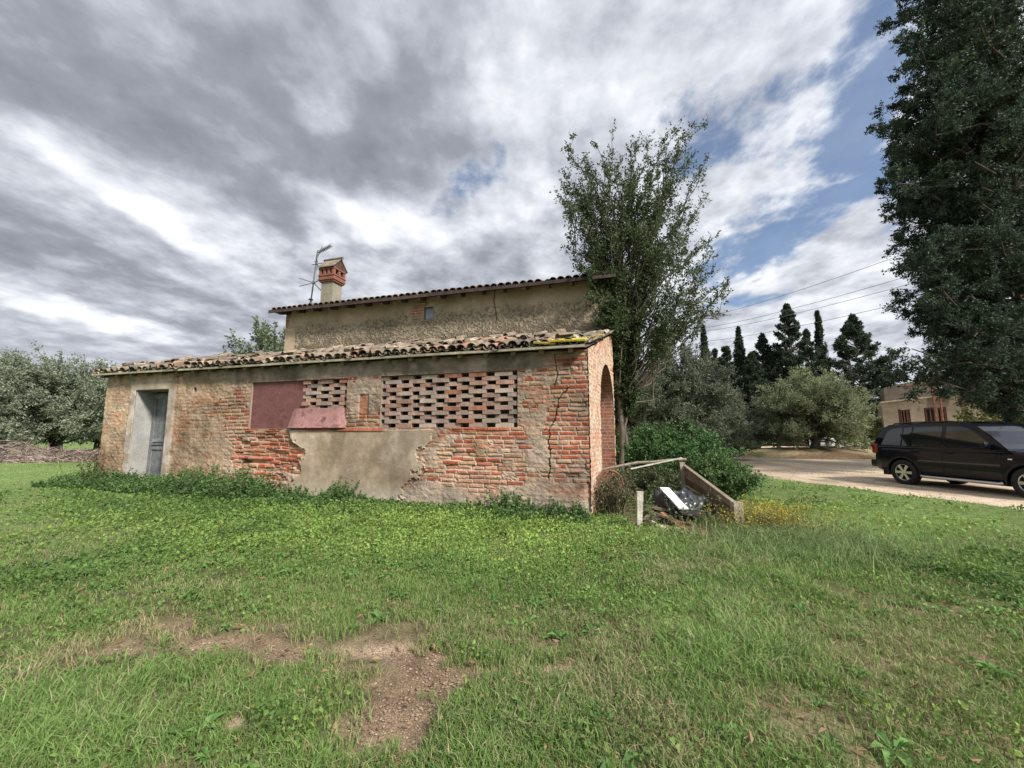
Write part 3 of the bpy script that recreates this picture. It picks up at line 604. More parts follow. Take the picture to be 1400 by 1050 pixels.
# ------------------------------------------------------------------ setting: ground, road, mound
rs = random.Random(21); G = np.random.default_rng(5)
def blobs(px, py, L):
    s = 0
    for (x, y, rx, ry, k) in L: s = s+k*np.exp(-(((px-x)/rx)**2+((py-y)/ry)**2))
    return s
# where soil, broad leaves, long grass, dry grass lie; fixed patches of the meadow (described round their centres as seen on the ground)
SOIL = [(540, 1000, 75, 60, 1.15), (590, 915, 50, 20, 1.1), (490, 965, 60, 22, .8), (480, 890, 90, 14, .8), (330, 880, 110, 14, .75), (225, 865, 60, 14, .5), (690, 885, 50, 12, .7), (750, 930, 40, 12, .8), (315, 975, 35, 28, .9), (130, 905, 70, 14, .55), (700, 850, 50, 10, .4), (30, 840, 40, 8, .4), (610, 990, 30, 60, .5), (420, 905, 180, 30, .30), (200, 900, 120, 25, .35), (520, 860, 120, 12, .45), (760, 990, 60, 40, .35), (660, 930, 60, 14, .6), (120, 960, 40, 14, .35), (1000, 860, 60, 12, .25), (1330, 900, 60, 10, .3), (880, 990, 30, 10, .3), (380, 1040, 40, 15, .4), (850, 700, 40, 12, .6), (950, 715, 60, 22, 1.0)]
CLOV = [(480, 740, 200, 38, .9), (680, 745, 170, 40, 1.1), (300, 760, 150, 35, .6), (850, 770, 100, 40, .5), (400, 1000, 70, 40, .7), (870, 850, 50, 30, .5), (1330, 810, 90, 50, .7), (620, 800, 150, 25, .5), (190, 830, 120, 30, .4), (60, 800, 80, 30, .3), (330, 700, 230, 22, .9)]
LONG = [(960, 900, 110, 60, 1.1), (80, 1000, 140, 60, .9), (1000, 780, 130, 60, .6), (780, 1000, 200, 60, .4), (1130, 730, 60, 30, .5), (600, 880, 60, 16, .25), (250, 930, 100, 30, .3), (780, 760, 120, 40, .45)]
DRY = [(1200, 880, 160, 60, .9), (1150, 1000, 250, 50, .5), (350, 870, 200, 24, .8), (700, 870, 150, 26, .5), (760, 960, 100, 40, .4), (150, 900, 100, 25, .5), (280, 680, 90, 18, .3), (1330, 960, 100, 40, .6)]
LUSH = [(1200, 710, 220, 30, .7), (690, 745, 200, 40, 1.), (1250, 730, 200, 30, .5), (100, 730, 160, 30, .3), (60, 1010, 120, 50, .5), (960, 900, 100, 50, .5), (480, 730, 200, 30, .5), (860, 850, 60, 30, .4)]
def fields(x, y):
    px, py = proj(np.stack([x, y, gz(x, y)], -1)); px = px+150*(fbm(x*2.0, y*2.0, 8, 5)-.5)*np.clip(3/np.maximum(y, 1), .3, 2); py = py+75*(fbm(x*2.0, y*2.0, 9, 5)-.5)*np.clip(3/np.maximum(y, 1), .3, 1.3)
    front = y > .8
    g = lambda L: np.where(front, np.clip(blobs(px, py, L), 0, 1.4), .3)
    return g(SOIL), g(CLOV), g(LONG), g(DRY), g(LUSH)
def inhouse(x, y, m=0.0):
    a, b = wl(x, y); return (a > -LW-.1-m) & (a < b*TS*(b > 0)+.02+m) & (b > -m) & (b < WD+HD)
def road_in(x, y): return x-road_edge(y)-.55*(fbm(x*.9, y*.9, 14, 4)-.5)-.25*(fbm(x*4, y*4, 15, 3)-.5)
def axis(segs):
    out = []
    for a, b, st in segs: out += list(np.arange(a, b, st))
    return np.array(out+[segs[-1][1]])
gx = axis([(-700, -60, 40), (-60, -16, 1.5), (-16, -5, .35), (-5, 9, .10), (9, 16, .25), (16, 60, 1.5), (60, 700, 40)])
gy = axis([(-60, -2, 4), (-2, 1.2, .4), (1.2, 7, .09), (7, 16, .2), (16, 60, 1.2), (60, 1200, 60)])
X, Y = np.meshgrid(gx, gy, indexing='ij')
so_, cl_, lo_, dr_, lu_ = fields(X, Y)
bare = ss(.3, .8, so_+.5*(fbm(X*3, Y*3, 33, 4)-.5))
Zg = gz(X, Y)-.02*bare-.05*ss(-.1, .5, road_in(X, Y))*(X > 6)+.02*(fbm(X*5, Y*5, 34, 3)-.5)*(np.abs(X) < 9)*(Y < 16)
soil = m3(np.broadcast_to(C3(.17, .12, .08), X.shape+(3,)), C3(.33, .25, .175), ss(.35, .7, fbm(X*1.5, Y*1.5, 35, 4))*ss(.2, .9, so_))
turf = m3(np.broadcast_to(C3(.085, .105, .042), X.shape+(3,)), C3(.18, .14, .085), np.clip(dr_*.7, 0, 1))
turf = m3(turf, C3(.095, .145, .040), np.clip(lu_*.6, 0, 1)*(1-ss(20, 40, Y)))
far = ss(5, 18, np.hypot(X, Y))*(1-.6*np.clip(dr_, 0, 1)); turf = m3(turf, C3(.15, .215, .075)*1.0, far*.9)
turf = turf*(.7+.6*fbm(X*.7, Y*.5, 38, 5))[..., None]
gc = m3(turf, soil, np.maximum(bare, .45*(1-ss(3, 7, np.hypot(X, Y)))))
mb = MB(); grid_mesh(mb, X, Y, Zg, gc)
gm = mat('meadow_soil', n1=.25, n2=.5, s1=6, s2=90, bump=.5, bscale=90, bdist=.01, rough=1, spec=.05)
tag(mb.build('ground', gm, smooth=True), kind='structure')
# gravel yard and track, running away beyond the car
mb = MB(); ry_ = axis([(-9, 4, 1.2), (4, 20, .10), (20, 60, .7), (60, 132, 6)]); q = np.r_[np.linspace(0, 1.4, 30), axis([(1.6, 9, .35), (9, 30, 2.5)])]
QQ, YY = np.meshgrid(q, ry_, indexing='ij'); e = road_edge(YY)+.55*(fbm(YY*.9, YY*.3, 14, 4)-.5)
XX = e+QQ; 
def isl(x, y): return np.hypot((x-17.7)/5.4, (y-24.6)/3.6)
rz = gz(XX, YY)+.012+.035*(fbm(XX*.8, YY*.25, 44, 3)-.5)-.07*ss(.35, .0, QQ+.25*(fbm(XX*4, YY*4, 15, 3)-.3))
gcol = m3(np.broadcast_to(C3(.52, .42, .31), XX.shape+(3,)), C3(.38, .30, .215), ss(.4, .65, fbm(XX*.8, YY*.35, 45, 5)))
gcol = m3(gcol, C3(.16, .15, .085), ss(.62, .7, fbm(XX*1.3, YY*.8, 47, 5))*ss(2.5, .3, QQ)*.8)
XX2 = XX
grid_mesh(mb, XX2, YY, rz, gcol, (YY < 52) | (QQ < 8))
rm = mat('gravel', n1=.12, n2=.3, s1=3, s2=45, bump=.3, bscale=60, bdist=.008, rough=1, spec=.05)
tag(mb.build('road', rm, smooth=True), kind='structure')
# low earth mound round the olive
mb = MB(); aa = np.linspace(0, 2*PI, 90); rr = np.linspace(0, 1, 26); A, Q = np.meshgrid(aa, rr, indexing='ij')
mx = 18.3+Q*np.cos(A)*6.2*(1+.15*(fbm(np.cos(A)*2+5, np.sin(A)*2+5, 3)-.5)); my = 25.2+Q*np.sin(A)*3.4
mz = .62*(1-Q**2.2)*(.85+.3*fbm(mx, my, 5))-.05
mc = m3(np.broadcast_to(C3(.19, .135, .08), A.shape+(3,)), C3(.30, .24, .14), ss(.35, .65, fbm(mx*.8, my*1.4, 6, 4))); mc = m3(mc, C3(.12, .14, .05), ss(.55, .7, fbm(mx*.6, my*.6, 16, 4)))
grid_mesh(mb, mx, my, mz, mc); tag(mb.build('mound', gm, smooth=True), kind='structure')
def mound_z(x, y): 
    q = np.clip(np.hypot((x-18.3)/6.2, (y-25.2)/3.4), 0, 1); return .62*(1-q**2.2)-.03

# ------------------------------------------------------------------ leaves and blades
def rdir(n, g=G): return unit(g.normal(size=(n, 3)))
def leaves(mb, P, D, L, Wd, C, droop=.15, fold=False, g=G):
    """one leaf-sized face per entry: base P, axis D, length L, half width Wd"""
    n = len(P); D = unit(D); s = unit(np.cross(D, rdir(n, g))); L = np.broadcast_to(L, (n,))[:, None]; Wd = np.broadcast_to(Wd, (n,))[:, None]
    nn = np.cross(s, D)
    a = P+D*L*.45+s*Wd; b = P+D*L*.45-s*Wd; tip = P+D*L-nn*L*droop
    V = np.stack([P, a, tip, b], 1).reshape(-1, 3); i = np.arange(n)*4
    mb.add(V, np.stack([i, i+1, i+2, i+3], 1), np.repeat(C, 4, 0)); return mb
def round_leaves(mb, P, D, L, Wd, C, g=G):
    n = len(P); D = unit(D); s = unit(np.cross(D, rdir(n, g))); nn = np.cross(s, D); L = np.broadcast_to(L, (n,))[:, None]; Wd = np.broadcast_to(Wd, (n,))[:, None]
    cup = nn*L*.12; a = [P, P+D*L*.28+s*Wd*.85+cup, P+D*L*.68+s*Wd*.8+cup, P+D*L-nn*L*.15, P+D*L*.68-s*Wd*.8+cup, P+D*L*.28-s*Wd*.85+cup]
    V = np.stack(a, 1).reshape(-1, 3); i = np.arange(n)*6; addm(mb, V, [np.stack([i, i+1, i+2, i+3], 1), np.stack([i, i+3, i+4, i+5], 1)], np.repeat(C, 6, 0)); return mb
def vary(c0, c1, n, g=G, k=.25, t=None):
    t = g.random(n) if t is None else t
    return (np.array(c0)+(np.array(c1)-np.array(c0))*t[:, None])*(1-k+2*k*g.random(n))[:, None]
def blades(P, h, w, C, lean, seg, g):
    n = len(P); a = g.random(n)*2*PI; dr = np.stack([np.cos(a), np.sin(a), 0*a], 1); b = g.random(n)*2*PI; sd = np.stack([np.cos(b), np.sin(b), 0*b], 1)
    h = h[:, None]; w = w[:, None]; lean = lean[:, None]; up = np.array([0, 0, 1.])
    tip = P+up*h*(1-.35*lean)+dr*h*lean
    if seg == 1:
        V = np.stack([P-sd*w, P+sd*w, tip], 1).reshape(-1, 3); i = np.arange(n)*3; return V, [np.stack([i, i+1, i+2], 1)], np.repeat(C, 3, 0)
    mid = P+up*h*.58+dr*h*lean*.30
    V = np.stack([P-sd*w, P+sd*w, mid-sd*w*.8, mid+sd*w*.8, tip], 1).reshape(-1, 3); i = np.arange(n)*5
    return V, [np.stack([i, i+1, i+3, i+2], 1), np.stack([i+2, i+3, i+4], 1)], np.repeat(C, 5, 0)
def addm(mb, V, fs, C):
    base = mb.n; mb.v.append(np.asarray(V, np.float32)); mb.c.append(np.asarray(C, np.float32)); mb.n += len(V)
    for f in fs: mb.f.append(f+base)
def scatter(n, d0, d1, pw, g, half=1.0):
    """points on the meadow, thinner with distance from the camera end"""
    uu = g.random(n); a = 2-pw; d = (d0**a+uu*(d1**a-d0**a))**(1/a); th = g.uniform(-half, half, n)
    return d*np.sin(th), d*np.cos(th)
def penzone(x, y): return (x > 1.85) & (x < 3.5) & (y > 6.25) & (y < 8.2)
def ok(x, y):
    return (~inhouse(x, y)) & (road_in(x, y) < .05) & (y < 60)
GRS = ((.145, .235, .065), (.29, .42, .12), (.20, .20, .085), (.075, .125, .045))
def make_grass(n, d0, d1, seg, seed):
    g = np.random.default_rng(seed); x, y = scatter(n, d0, d1, 1.4, g, 1.22); k = ok(x, y) & ~(penzone(x, y) & (g.random(n) < .93)); x = x[k]; y = y[k]
    so_, cl_, lo_, dr_, lu_ = fields(x, y); tuft = fbm(x*3.5, y*3.5, 55, 3); d = np.hypot(x, y)
    clump = ss(.56, .66, fbm(x*5, y*5, 57, 3)); dens = 1.02+.5*ss(4, 7, x)*ss(5, 7, y)-1.15*ss(.15, .95, so_+.7*(tuft-.5))*(1-.75*clump)-.55*ss(.52, .68, fbm(x*2.4, y*2.4, 75, 4))*ss(10, 6, d)*1.4-.2*np.clip(cl_, 0, 1)*(d < 6)+.5*(tuft-.5)-.12*dr_
    k = g.random(len(x)) < dens; x, y, so_, cl_, lo_, dr_, lu_, tuft, d = [q[k] for q in (x, y, so_, cl_, lo_, dr_, lu_, tuft, d)]; n = len(x)
    short = ss(-3.0, -5.5, x)*ss(4.5, 6.5, y)+ss(3.8, 6, x)*ss(5.5, 7, y)
    h = (.035+.05*g.random(n)+.13*lo_*g.random(n)**.7+.07*ss(.5, .8, tuft)*g.random(n))*(1-.45*np.clip(short, 0, 1))
    w = (.0016+.0016*g.random(n))*(1+.5*np.clip(lo_, 0, 1))*np.maximum(1, d/3.2)**.85
    C = vary(GRS[0], GRS[1], n, g, .22, np.clip(.5*lu_+.5*g.random(n)+.4*(fbm(x*.8, y*.8, 71, 3)-.5), 0, 1))
    C = lerp(C, vary((.27, .26, .13), (.46, .39, .23), n, g, .15), (g.random(n) < (.12+.50*np.clip(dr_, 0, 1)+.3*so_+.5*ss(.52, .7, fbm(x*1.1, y*1.1, 73, 4))))[:, None]*.9)
    C = lerp(C, C*np.array([.85, .98, 1.2]), (np.clip(lo_, 0, 1)*.4*g.random(n))[:, None])
    lean = .25+.75*g.random(n)**1.2
    P = np.stack([x, y, gz(x, y)-.01], 1)
    return blades(P, h, w, C, lean, seg, g)
mb = MB()
addm(mb, *make_grass(380000, 1.2, 6.5, 2, 1)); addm(mb, *make_grass(560000, 6.5, 42, 1, 2))
tag(mb.build('grass', M['grass']), 'short meadow grass with bare patches around the farmhouse', 'grass', kind='stuff')
# broad-leaved carpet: clover, ground ivy, dandelion rosettes
def make_cover(n, d0, d1, seed, lift=1.0):
    g = np.random.default_rng(seed); x, y = scatter(n, d0, d1, 1.35, g, 1.15); k = ok(x, y) & ~penzone(x, y); x = x[k]; y = y[k]
    so_, cl_, lo_, dr_, lu_ = fields(x, y); tf = fbm(x*2.2, y*2.2, 81, 4)
    k = g.random(len(x)) < np.clip(.10+.95*cl_+1.3*(tf-.52)-.8*ss(.4, .9, so_), 0, 1); x, y, cl_, lu_, dr_, tf = [q[k] for q in (x, y, cl_, lu_, dr_, tf)]; n = len(x); d = np.hypot(x, y)
    P = np.stack([x, y, gz(x, y)+(.015+(.05+.10*np.clip(cl_, 0, 1))*g.random(n)*lift*(.6+.8*tf))], 1)
    D = rdir(n, g); D[:, 2] = np.abs(D[:, 2])*.6+.05
    L = (.012+.026*g.random(n)**1.5)*np.maximum(1, d/4)**.5
    C = vary((.085, .16, .042), (.31, .43, .10), n, g, .2, np.clip(.05+.45*lu_+.35*g.random(n)+.9*(fbm(x*1.6, y*1.6, 83, 4)-.5), 0, 1)); C = lerp(C, C*np.array([1.5, 1.0, .8]), (g.random(n) < .04+.1*dr_)[:, None]*.8)
    return P, D, L, C
mb = MB()
for a in ((110000, 1.5, 6.5, 3), (260000, 6.0, 14, 4)):
    P, D, L, C = make_cover(*a); (round_leaves(mb, P, D, L*.85, L*.42, C) if a[1] < 5 else leaves(mb, P, D, L, L*.42, C, .1))
tag(mb.build('ground_cover', M['leaf']), 'bright green clover and creeping weeds spread in front of the wall', 'ground cover', kind='stuff')
mb = MB(); g = np.random.default_rng(9)           # rosettes of larger leaves near the camera
x, y = scatter(2600, 1.6, 9, 1.3, g, 1.0); so_, cl_, lo_, dr_, lu_ = fields(x, y); k = ok(x, y) & ~penzone(x, y) & (g.random(len(x)) < np.clip(.10+.8*cl_-.3*so_, 0, .9)); x = x[k]; y = y[k]
for (a, b) in zip(x, y):
    m = g.integers(6, 13); an = g.random()*6+np.arange(m)*2.4+g.random(m)*.5; sz = g.uniform(.5, 1.2); e = g.uniform(.25, .9, m)
    D = np.stack([np.cos(an), np.sin(an), e], 1); P = np.tile([a, b, float(gz(a, b))+.01], (m, 1))
    L = sz*g.uniform(.05, .13, m); c = vary((.08, .18, .045), (.17, .31, .085), m, g, .12)*g.uniform(.8, 1.15)
    sd = unit(np.cross(D, [0, 0, 1.])); D = unit(D); mid = P+D*L[:, None]*.55; tip = P+D*L[:, None]; tip[:, 2] -= L*.30; wv = sd*(L*.17)[:, None]; nm = np.cross(sd, D)*(L*.05)[:, None]
    V = np.stack([P, mid+wv+nm, tip, mid-wv+nm, mid-nm], 1).reshape(-1, 3); i = np.arange(m)*5
    addm(mb, V, [np.stack([i, i+1, i+4], 1), np.stack([i+1, i+2, i+4], 1), np.stack([i+2, i+3, i+4], 1), np.stack([i+3, i, i+4], 1)], np.repeat(c, 5, 0))
tag(mb.build('rosette_weeds', M['leaf']), 'dandelion and plantain rosettes scattered through the grass', 'weeds', kind='stuff')
# stemmed weeds
def stems(mb, P, h, g, c0, c1, per=16, ls=.04, lean=.3, up=.5, asp=.28, stemc=(.10, .12, .05), sw=.0022, flowers=None):
    n = len(P); a = g.random(n)*2*PI; q = lean*g.random(n); dr = np.stack([np.cos(a)*q, np.sin(a)*q, np.ones(n)], 1)
    tip = P+dr*h[:, None]; bend = np.stack([np.cos(a), np.sin(a), -.4+0*a], 1)*(h*lean*.35*g.random(n))[:, None]
    sd = unit(np.cross(dr, rdir(n, g)))*sw
    mid = (P+tip)/2; T2 = tip+bend; V = np.stack([P-sd, P+sd, mid+sd, mid-sd, T2], 1).reshape(-1, 3); i = np.arange(n)*5
    addm(mb, V, [np.stack([i, i+1, i+2, i+3], 1), np.stack([i+3, i+2, i+4], 1)], np.tile(np.array(stemc), (len(V), 1)))
    t = g.random((n, per))**.8*.9+.1; k = np.repeat(np.arange(n), per); t = t.ravel()
    b = P[k]+(mid-P)[k]*np.minimum(t*2, 1)[:, None]+(T2-mid)[k]*np.maximum(t*2-1, 0)[:, None]
    D = rdir(len(k), g); D[:, 2] = D[:, 2]*.5+up; Lf = ls*(.5+g.random(len(k)))*(1.15-.5*t)
    leaves(mb, b, D, Lf, Lf*asp, vary(c0, c1, len(k), g, .2, np.clip(t*.7+.3*g.random(len(k)), 0, 1)), .2, g=g)
    return T2
mb = MB(); g = np.random.default_rng(12)          # along the foot of the front wall
n = 2600; s_ = g.random(n)*13.2; off = g.random(n)**1.6*.95; dens = fbm(s_*.9, s_*0+2, 61, 3)
hmul = .55+.9*np.exp(-((s_-8.2)/1.2)**2)+.35*np.exp(-((s_-11.9)/.9)**2)+.55*np.exp(-((s_-4.9)/.25)**2)+.45*np.exp(-((s_-1.35)/.3)**2)+.5*np.exp(-((s_-7)/.5)**2)+.2*np.exp(-((s_-9.6)/.4)**2)-.35*np.exp(-((s_-3.2)/.9)**2)
k = (g.random(n) < .25+1.1*dens)
W_ = np.array([hl(-a, -b-.06, 0) for a, b in zip(s_, off)]); W_[:, 2] = gz(W_[:, 0], W_[:, 1])
h_ = (.15+.42*g.random(n)**1.6+.25*(g.random(n) < .06))*hmul*(1-.45*off)
stems(mb, W_[k], h_[k], g, (.05, .10, .036), (.125, .21, .065), 22, .055, .55, .25, .36)
tag(mb.build('wall_weeds', M['leaf']), 'dark nettles and brambles growing along the foot of the brick wall', 'weeds', kind='stuff')
def plant(name, label, cat, P0_, n, rad, h, c0, c1, seed, per=30, ls=.05, group=None, **kw):
    g = np.random.default_rng(seed); P = np.array(P0_)+np.c_[g.normal(size=(n, 2))*rad, np.zeros(n)]; P[:, 2] = gz(P[:, 0], P[:, 1])
    mb = MB(); tips = stems(mb, P, h*(.5+.5*g.random(n)), g, c0, c1, per, ls, **kw); o = mb.build(name, M['leaf']); tag(o, label, cat, group); return o, tips, g
DG0, DG1 = (.055, .10, .038), (.12, .19, .065)
c_ = hl(-4.95, -.3, 0); plant('nettle', 'tall nettle standing before the smooth plaster panel', 'plant', c_, 7, .07, .62, DG0, DG1, 31, 60, .06, lean=.15)
c_ = hl(-1.45, -.25, 0); plant('nettle', 'nettle clump in front of the cracked brick near the right corner', 'plant', c_, 12, .12, .5, DG0, DG1, 32, 50, .06, lean=.2)
c_ = hl(-12.35, -.35, 0); plant('bramble', 'reddish bramble climbing the left corner of the lean-to', 'plant', c_, 26, .22, 1.15, (.07, .06, .035), (.13, .11, .05), 33, 26, .05, lean=.35, stemc=(.13, .07, .05))
c_ = hl(-8.3, -.45, 0); plant('bramble', 'leafy dark bramble under the patch of bare red bricks', 'plant', c_, 60, .38, .62, DG0, DG1, 34, 40, .06, lean=.45)
c_ = hl(-.75, -.35, 0); plant('bramble', 'low bramble at the right front corner of the wall', 'plant', c_, 36, .3, .38, DG0, DG1, 35, 34, .05, lean=.5)
# grass tussock and yellow flowers by the pen
g = np.random.default_rng(14); mb = MB(); n = 3200; P = np.array([3.75, 5.35, 0])+np.c_[g.normal(size=(n, 2))*[.70, .50], np.zeros(n)]; P[:, 2] = gz(P[:, 0], P[:, 1])
addm(mb, *blades(P, .10+.26*g.random(n), .0028+.002*g.random(n), vary((.15, .21, .085), (.27, .36, .15), n, g, .2), .5+.7*g.random(n), 2, g))
tag(mb.build('grass_tussock', M['grass']), 'pale long-bladed grass tussock flopping over near the yellow flowers', 'grass', kind='stuff')
mb = MB(); n = 420; P = np.array([3.75, 6.15, 0])+np.c_[g.normal(size=(n, 2))*[.42, .42], np.zeros(n)]; P = P[~penzone(P[:, 0], P[:, 1])]; n = len(P); P[:, 2] = gz(P[:, 0], P[:, 1])
T2 = stems(mb, P, .12+.28*g.random(n), g, (.10, .13, .04), (.22, .23, .07), 22, .03, .5, .3, .2, (.16, .10, .05))
k = np.repeat(np.arange(n), 3); m = len(k); D = rdir(m, g); D[:, 2] = np.abs(D[:, 2]); leaves(mb, T2[k]+g.normal(size=(m, 3))*.035, D, .020+.012*g.random(m), .009, vary((.48, .30, .03), (.66, .48, .06), m, g, .2), .1, g=g)
tag(mb.build('yellow_flowers', M['leaf']), 'patch of small yellow daisies beside the old timber pen', 'flowers', kind='stuff')
# pebbles on the bare soil and by the road
mb = MB(); ico = np.array([[0, 0, .7], [1, 0, 0], [.3, .95, 0], [-.8, .6, 0], [-.8, -.6, 0], [.3, -.95, 0]]); fc = np.array([[0, 1, 2], [0, 2, 3], [0, 3, 4], [0, 4, 5], [0, 5, 1]])
x, y = scatter(60000, 1.5, 9, 1.4, g, 1.0); so_ = fields(x, y)[0]; k = ok(x, y) & (g.random(len(x)) < .03+.30*ss(.3, .9, so_)); x = x[k]; y = y[k]
x2 = g.uniform(8, 17, 9000); y2 = g.uniform(5, 16, 9000); k = road_in(x2, y2) > -.1; x = np.r_[x, x2[k]]; y = np.r_[y, y2[k]]; n = len(x)
sz = (.0022+.0055*g.random(n)**3)*np.maximum(1, np.hypot(x, y)/5); V = ico[None]*sz[:, None, None]*np.array([1, 1, .8])+np.stack([x, y, gz(x, y)-.012+.02*(road_in(x, y) > 0)], 1)[:, None]
mb.add(V.reshape(-1, 3), (fc[None]+np.arange(n)[:, None, None]*6).reshape(-1, 3), np.repeat(vary((.22, .17, .12), (.42, .35, .27), n, g, .2), 6, 0))
x, y = scatter(90000, 1.5, 8, 1.4, g, 1.0); so_ = fields(x, y)[0]; k = ok(x, y) & (g.random(len(x)) < .85*ss(.25, .8, so_)); x = x[k]; y = y[k]; n = len(x); sz = .003+.009*g.random(n)**4; V = ico[None]*sz[:, None, None]+np.stack([x, y, gz(x, y)-.014], 1)[:, None]
mb.add(V.reshape(-1, 3), (fc[None]+np.arange(n)[:, None, None]*6).reshape(-1, 3), np.repeat(vary((.13, .09, .06), (.30, .22, .155), n, g, .2), 6, 0))
tag(mb.build('pebbles', M['stone']), 'small pale pebbles on bare soil and gravel', 'pebbles', kind='stuff')
mb = MB(); n = 700; x, y = scatter(n, 1.8, 6, 1.2, g, .9); k = ok(x, y); P = np.stack([x, y, gz(x, y)+.04], 1)[k]; n = len(P); D = rdir(n, g); D[:, 2] *= .15
leaves(mb, P, D, .03+.04*g.random(n), .012, vary((.20, .13, .07), (.36, .26, .15), n, g, .2), .3, g=g)
tag(mb.build('fallen_leaves', M['leaf']), 'dry brown leaves lying in the grass', 'leaves', kind='stuff')

# ------------------------------------------------------------------ trees
def limb_path(a, b, k=6, sag=0.0, wob=.05, g=G):
    a = np.array(a, float); b = np.array(b, float); t = np.linspace(0, 1, k)[:, None]; L = np.linalg.norm(b-a)
    P = a+(b-a)*t; P[:, 2] += sag*L*4*(t*(1-t))[:, 0]; P[1:-1] += g.normal(size=(k-2, 3))*wob*L; return P
def twigs_leaves(mbw, mbl, path, g, ntw, tl, nl, ls, asp, c0, c1, up=.3, start=.3, spread=.9, wood=(.10, .085, .065), tr=.006, twd=None, light=None):
    """twigs along a limb, leaves along each twig"""
    seg = np.linalg.norm(np.diff(path, axis=0), axis=1); cum = np.r_[0, np.cumsum(seg)]; tot = cum[-1]
    t = start+(1-start)*g.random(ntw)**.8; u_ = t*tot
    B = np.stack([np.interp(u_, cum, path[:, i]) for i in range(3)], 1); ax = unit((path[-1]-path[0])[None])
    D = unit(ax*.9+rdir(ntw, g)*spread+np.array([0, 0, up])); TL = tl*(.5+.7*g.random(ntw))*(1.1-.45*t); E = B+D*TL[:, None]
    s = unit(np.cross(D, rdir(ntw, g)))*tr; V = np.stack([B-s, B+s, E], 1).reshape(-1, 3); i = np.arange(ntw)*3
    if mbw is not None: addm(mbw, V, [np.stack([i, i+1, i+2], 1)], np.tile(np.array(wood), (len(V), 1)))
    k = np.repeat(np.arange(ntw), nl); q = .15+.9*g.random(len(k)); P = B[k]+(E-B)[k]*q[:, None]+g.normal(size=(len(k), 3))*tl*.06
    DD = unit(D[k]*.6+rdir(len(k), g)); L = ls*(.6+.8*g.random(len(k)))
    leaves(mbl, P, DD, L, L*asp, vary(c0, c1, len(k), g, .22), .15, g=g)
def trunk_tube(mb, P, r0, r1, c=(.16, .14, .115), n=9):
    mb.tube(P, np.linspace(r0, r1, len(P)), n, c)
def crown_tree(name, label, cat, base, height, rad, g, c0, c1, nlimb=40, crown_lo=.2, shape='round', tr=.18, ntw=26, tl=.7, nl=16, ls=.09, asp=.22, up=.2, group=None, stemsn=1, barkc=(.15, .13, .105), squash=1., start=.35, tips=None):
    t = thing(name, label, cat, base, 0, group); mw = MB(); ml = MB(); mtw = MB()
    for k in range(stemsn):
        a = g.random()*6; top = np.array([math.cos(a), math.sin(a), 0])*rad*.15*(stemsn > 1)+[g.normal()*.04*height, g.normal()*.04*height, height*(.72 if shape in ('cone', 'column') else .55)]
        b0 = np.array([math.cos(a), math.sin(a), 0])*tr*.8*(stemsn > 1); tp_ = limb_path(b0-[0, 0, .15], top, 8, 0, .015, g); trunk_tube(mw, tp_, tr, tr*.25, barkc)
        for j in range(nlimb//stemsn):
            f = g.random(); az = g.random()*2*PI
            if shape == 'round':
                el = math.asin(np.clip(g.uniform(-.72, 1), -1, 1)); rr = g.uniform(.75, 1.08)
                tip = np.array([math.cos(az)*math.cos(el)*rad*rr, math.sin(az)*math.cos(el)*rad*rr*squash, height*(crown_lo+(1-crown_lo)*(.46+.50*math.sin(el)*rr))]); o0 = tp_[int(2+f*5)]
            elif shape == 'cone':
                zf = crown_lo+(1-crown_lo)*f**1.25*1.0; r_ = rad*(1-(zf-crown_lo)/(1-crown_lo))**.85*g.choice([.62, .85, .95, 1.05])*(.75+.35*vn(zf*9+az*.3, az*1.2, 3)); tip = np.array([math.cos(az)*r_, math.sin(az)*r_, height*zf]); q = np.clip(zf-.08, .02, 1)*len(tp_); o0 = np.array([0, 0, height*max(zf-.06, .05)])
            else:
                zf = crown_lo+(1-crown_lo)*f; r_ = rad*(math.sin(PI*min(1, (zf*.75+.22)))**.7)*(1-zf**5)*g.uniform(.6, 1.0); tip = np.array([math.cos(az)*r_, math.sin(az)*r_, min(height, height*(zf+.03))]); o0 = np.array([0, 0, height*max(zf-.10, .02)])
            p = limb_path(o0, tip, 5, .05 if shape == 'round' else -.02, .04, g)
            if shape != 'column': mw.tube(p, np.linspace(tr*.3, tr*.06, 5), 4, barkc, cap=False)
            twigs_leaves(mtw, ml, p, g, ntw, tl*(1 if shape == 'round' else .30+.8*min(1, np.hypot(tip[0], tip[1])/rad)), nl, ls, asp, c0, c1, up, start, wood=barkc)
    mw.build('trunk', M['bark'], t, smooth=True)
    cr = ml.build('crown', M['leaf'], t)
    mtw.build('twigs', M['bark'], cr)
    return t
OL0, OL1 = (.085, .105, .060), (.20, .225, .145)
g = np.random.default_rng(41)
b = at(1112, 603, 25.0)
crown_tree('olive_tree', 'broad rounded sage green olive tree on the earth mound beyond the track', 'olive tree', (b[0], 25.2, .35), 5.2, 2.95, g, (.17, .20, .10), (.34, .38, .22), 200, -.06, 'round', .22, 30, .75, 16, .12, .20, .25, 'olive trees', 3)
g = np.random.default_rng(42); b = at(925, 600, 19)
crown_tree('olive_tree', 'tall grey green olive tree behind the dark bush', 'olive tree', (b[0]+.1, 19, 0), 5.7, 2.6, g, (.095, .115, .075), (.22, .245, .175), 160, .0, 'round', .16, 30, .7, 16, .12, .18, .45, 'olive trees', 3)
b = at(868, 600, 17.5); crown_tree('olive_tree', 'shadowy olive tree directly behind the corner tree trunk', 'olive tree', (b[0], 17.5, 0), 4.6, 2.0, g, (.075, .095, .055), (.17, .195, .125), 80, .05, 'round', .14, 28, .6, 16, .11, .18, .4, 'olive trees', 2)
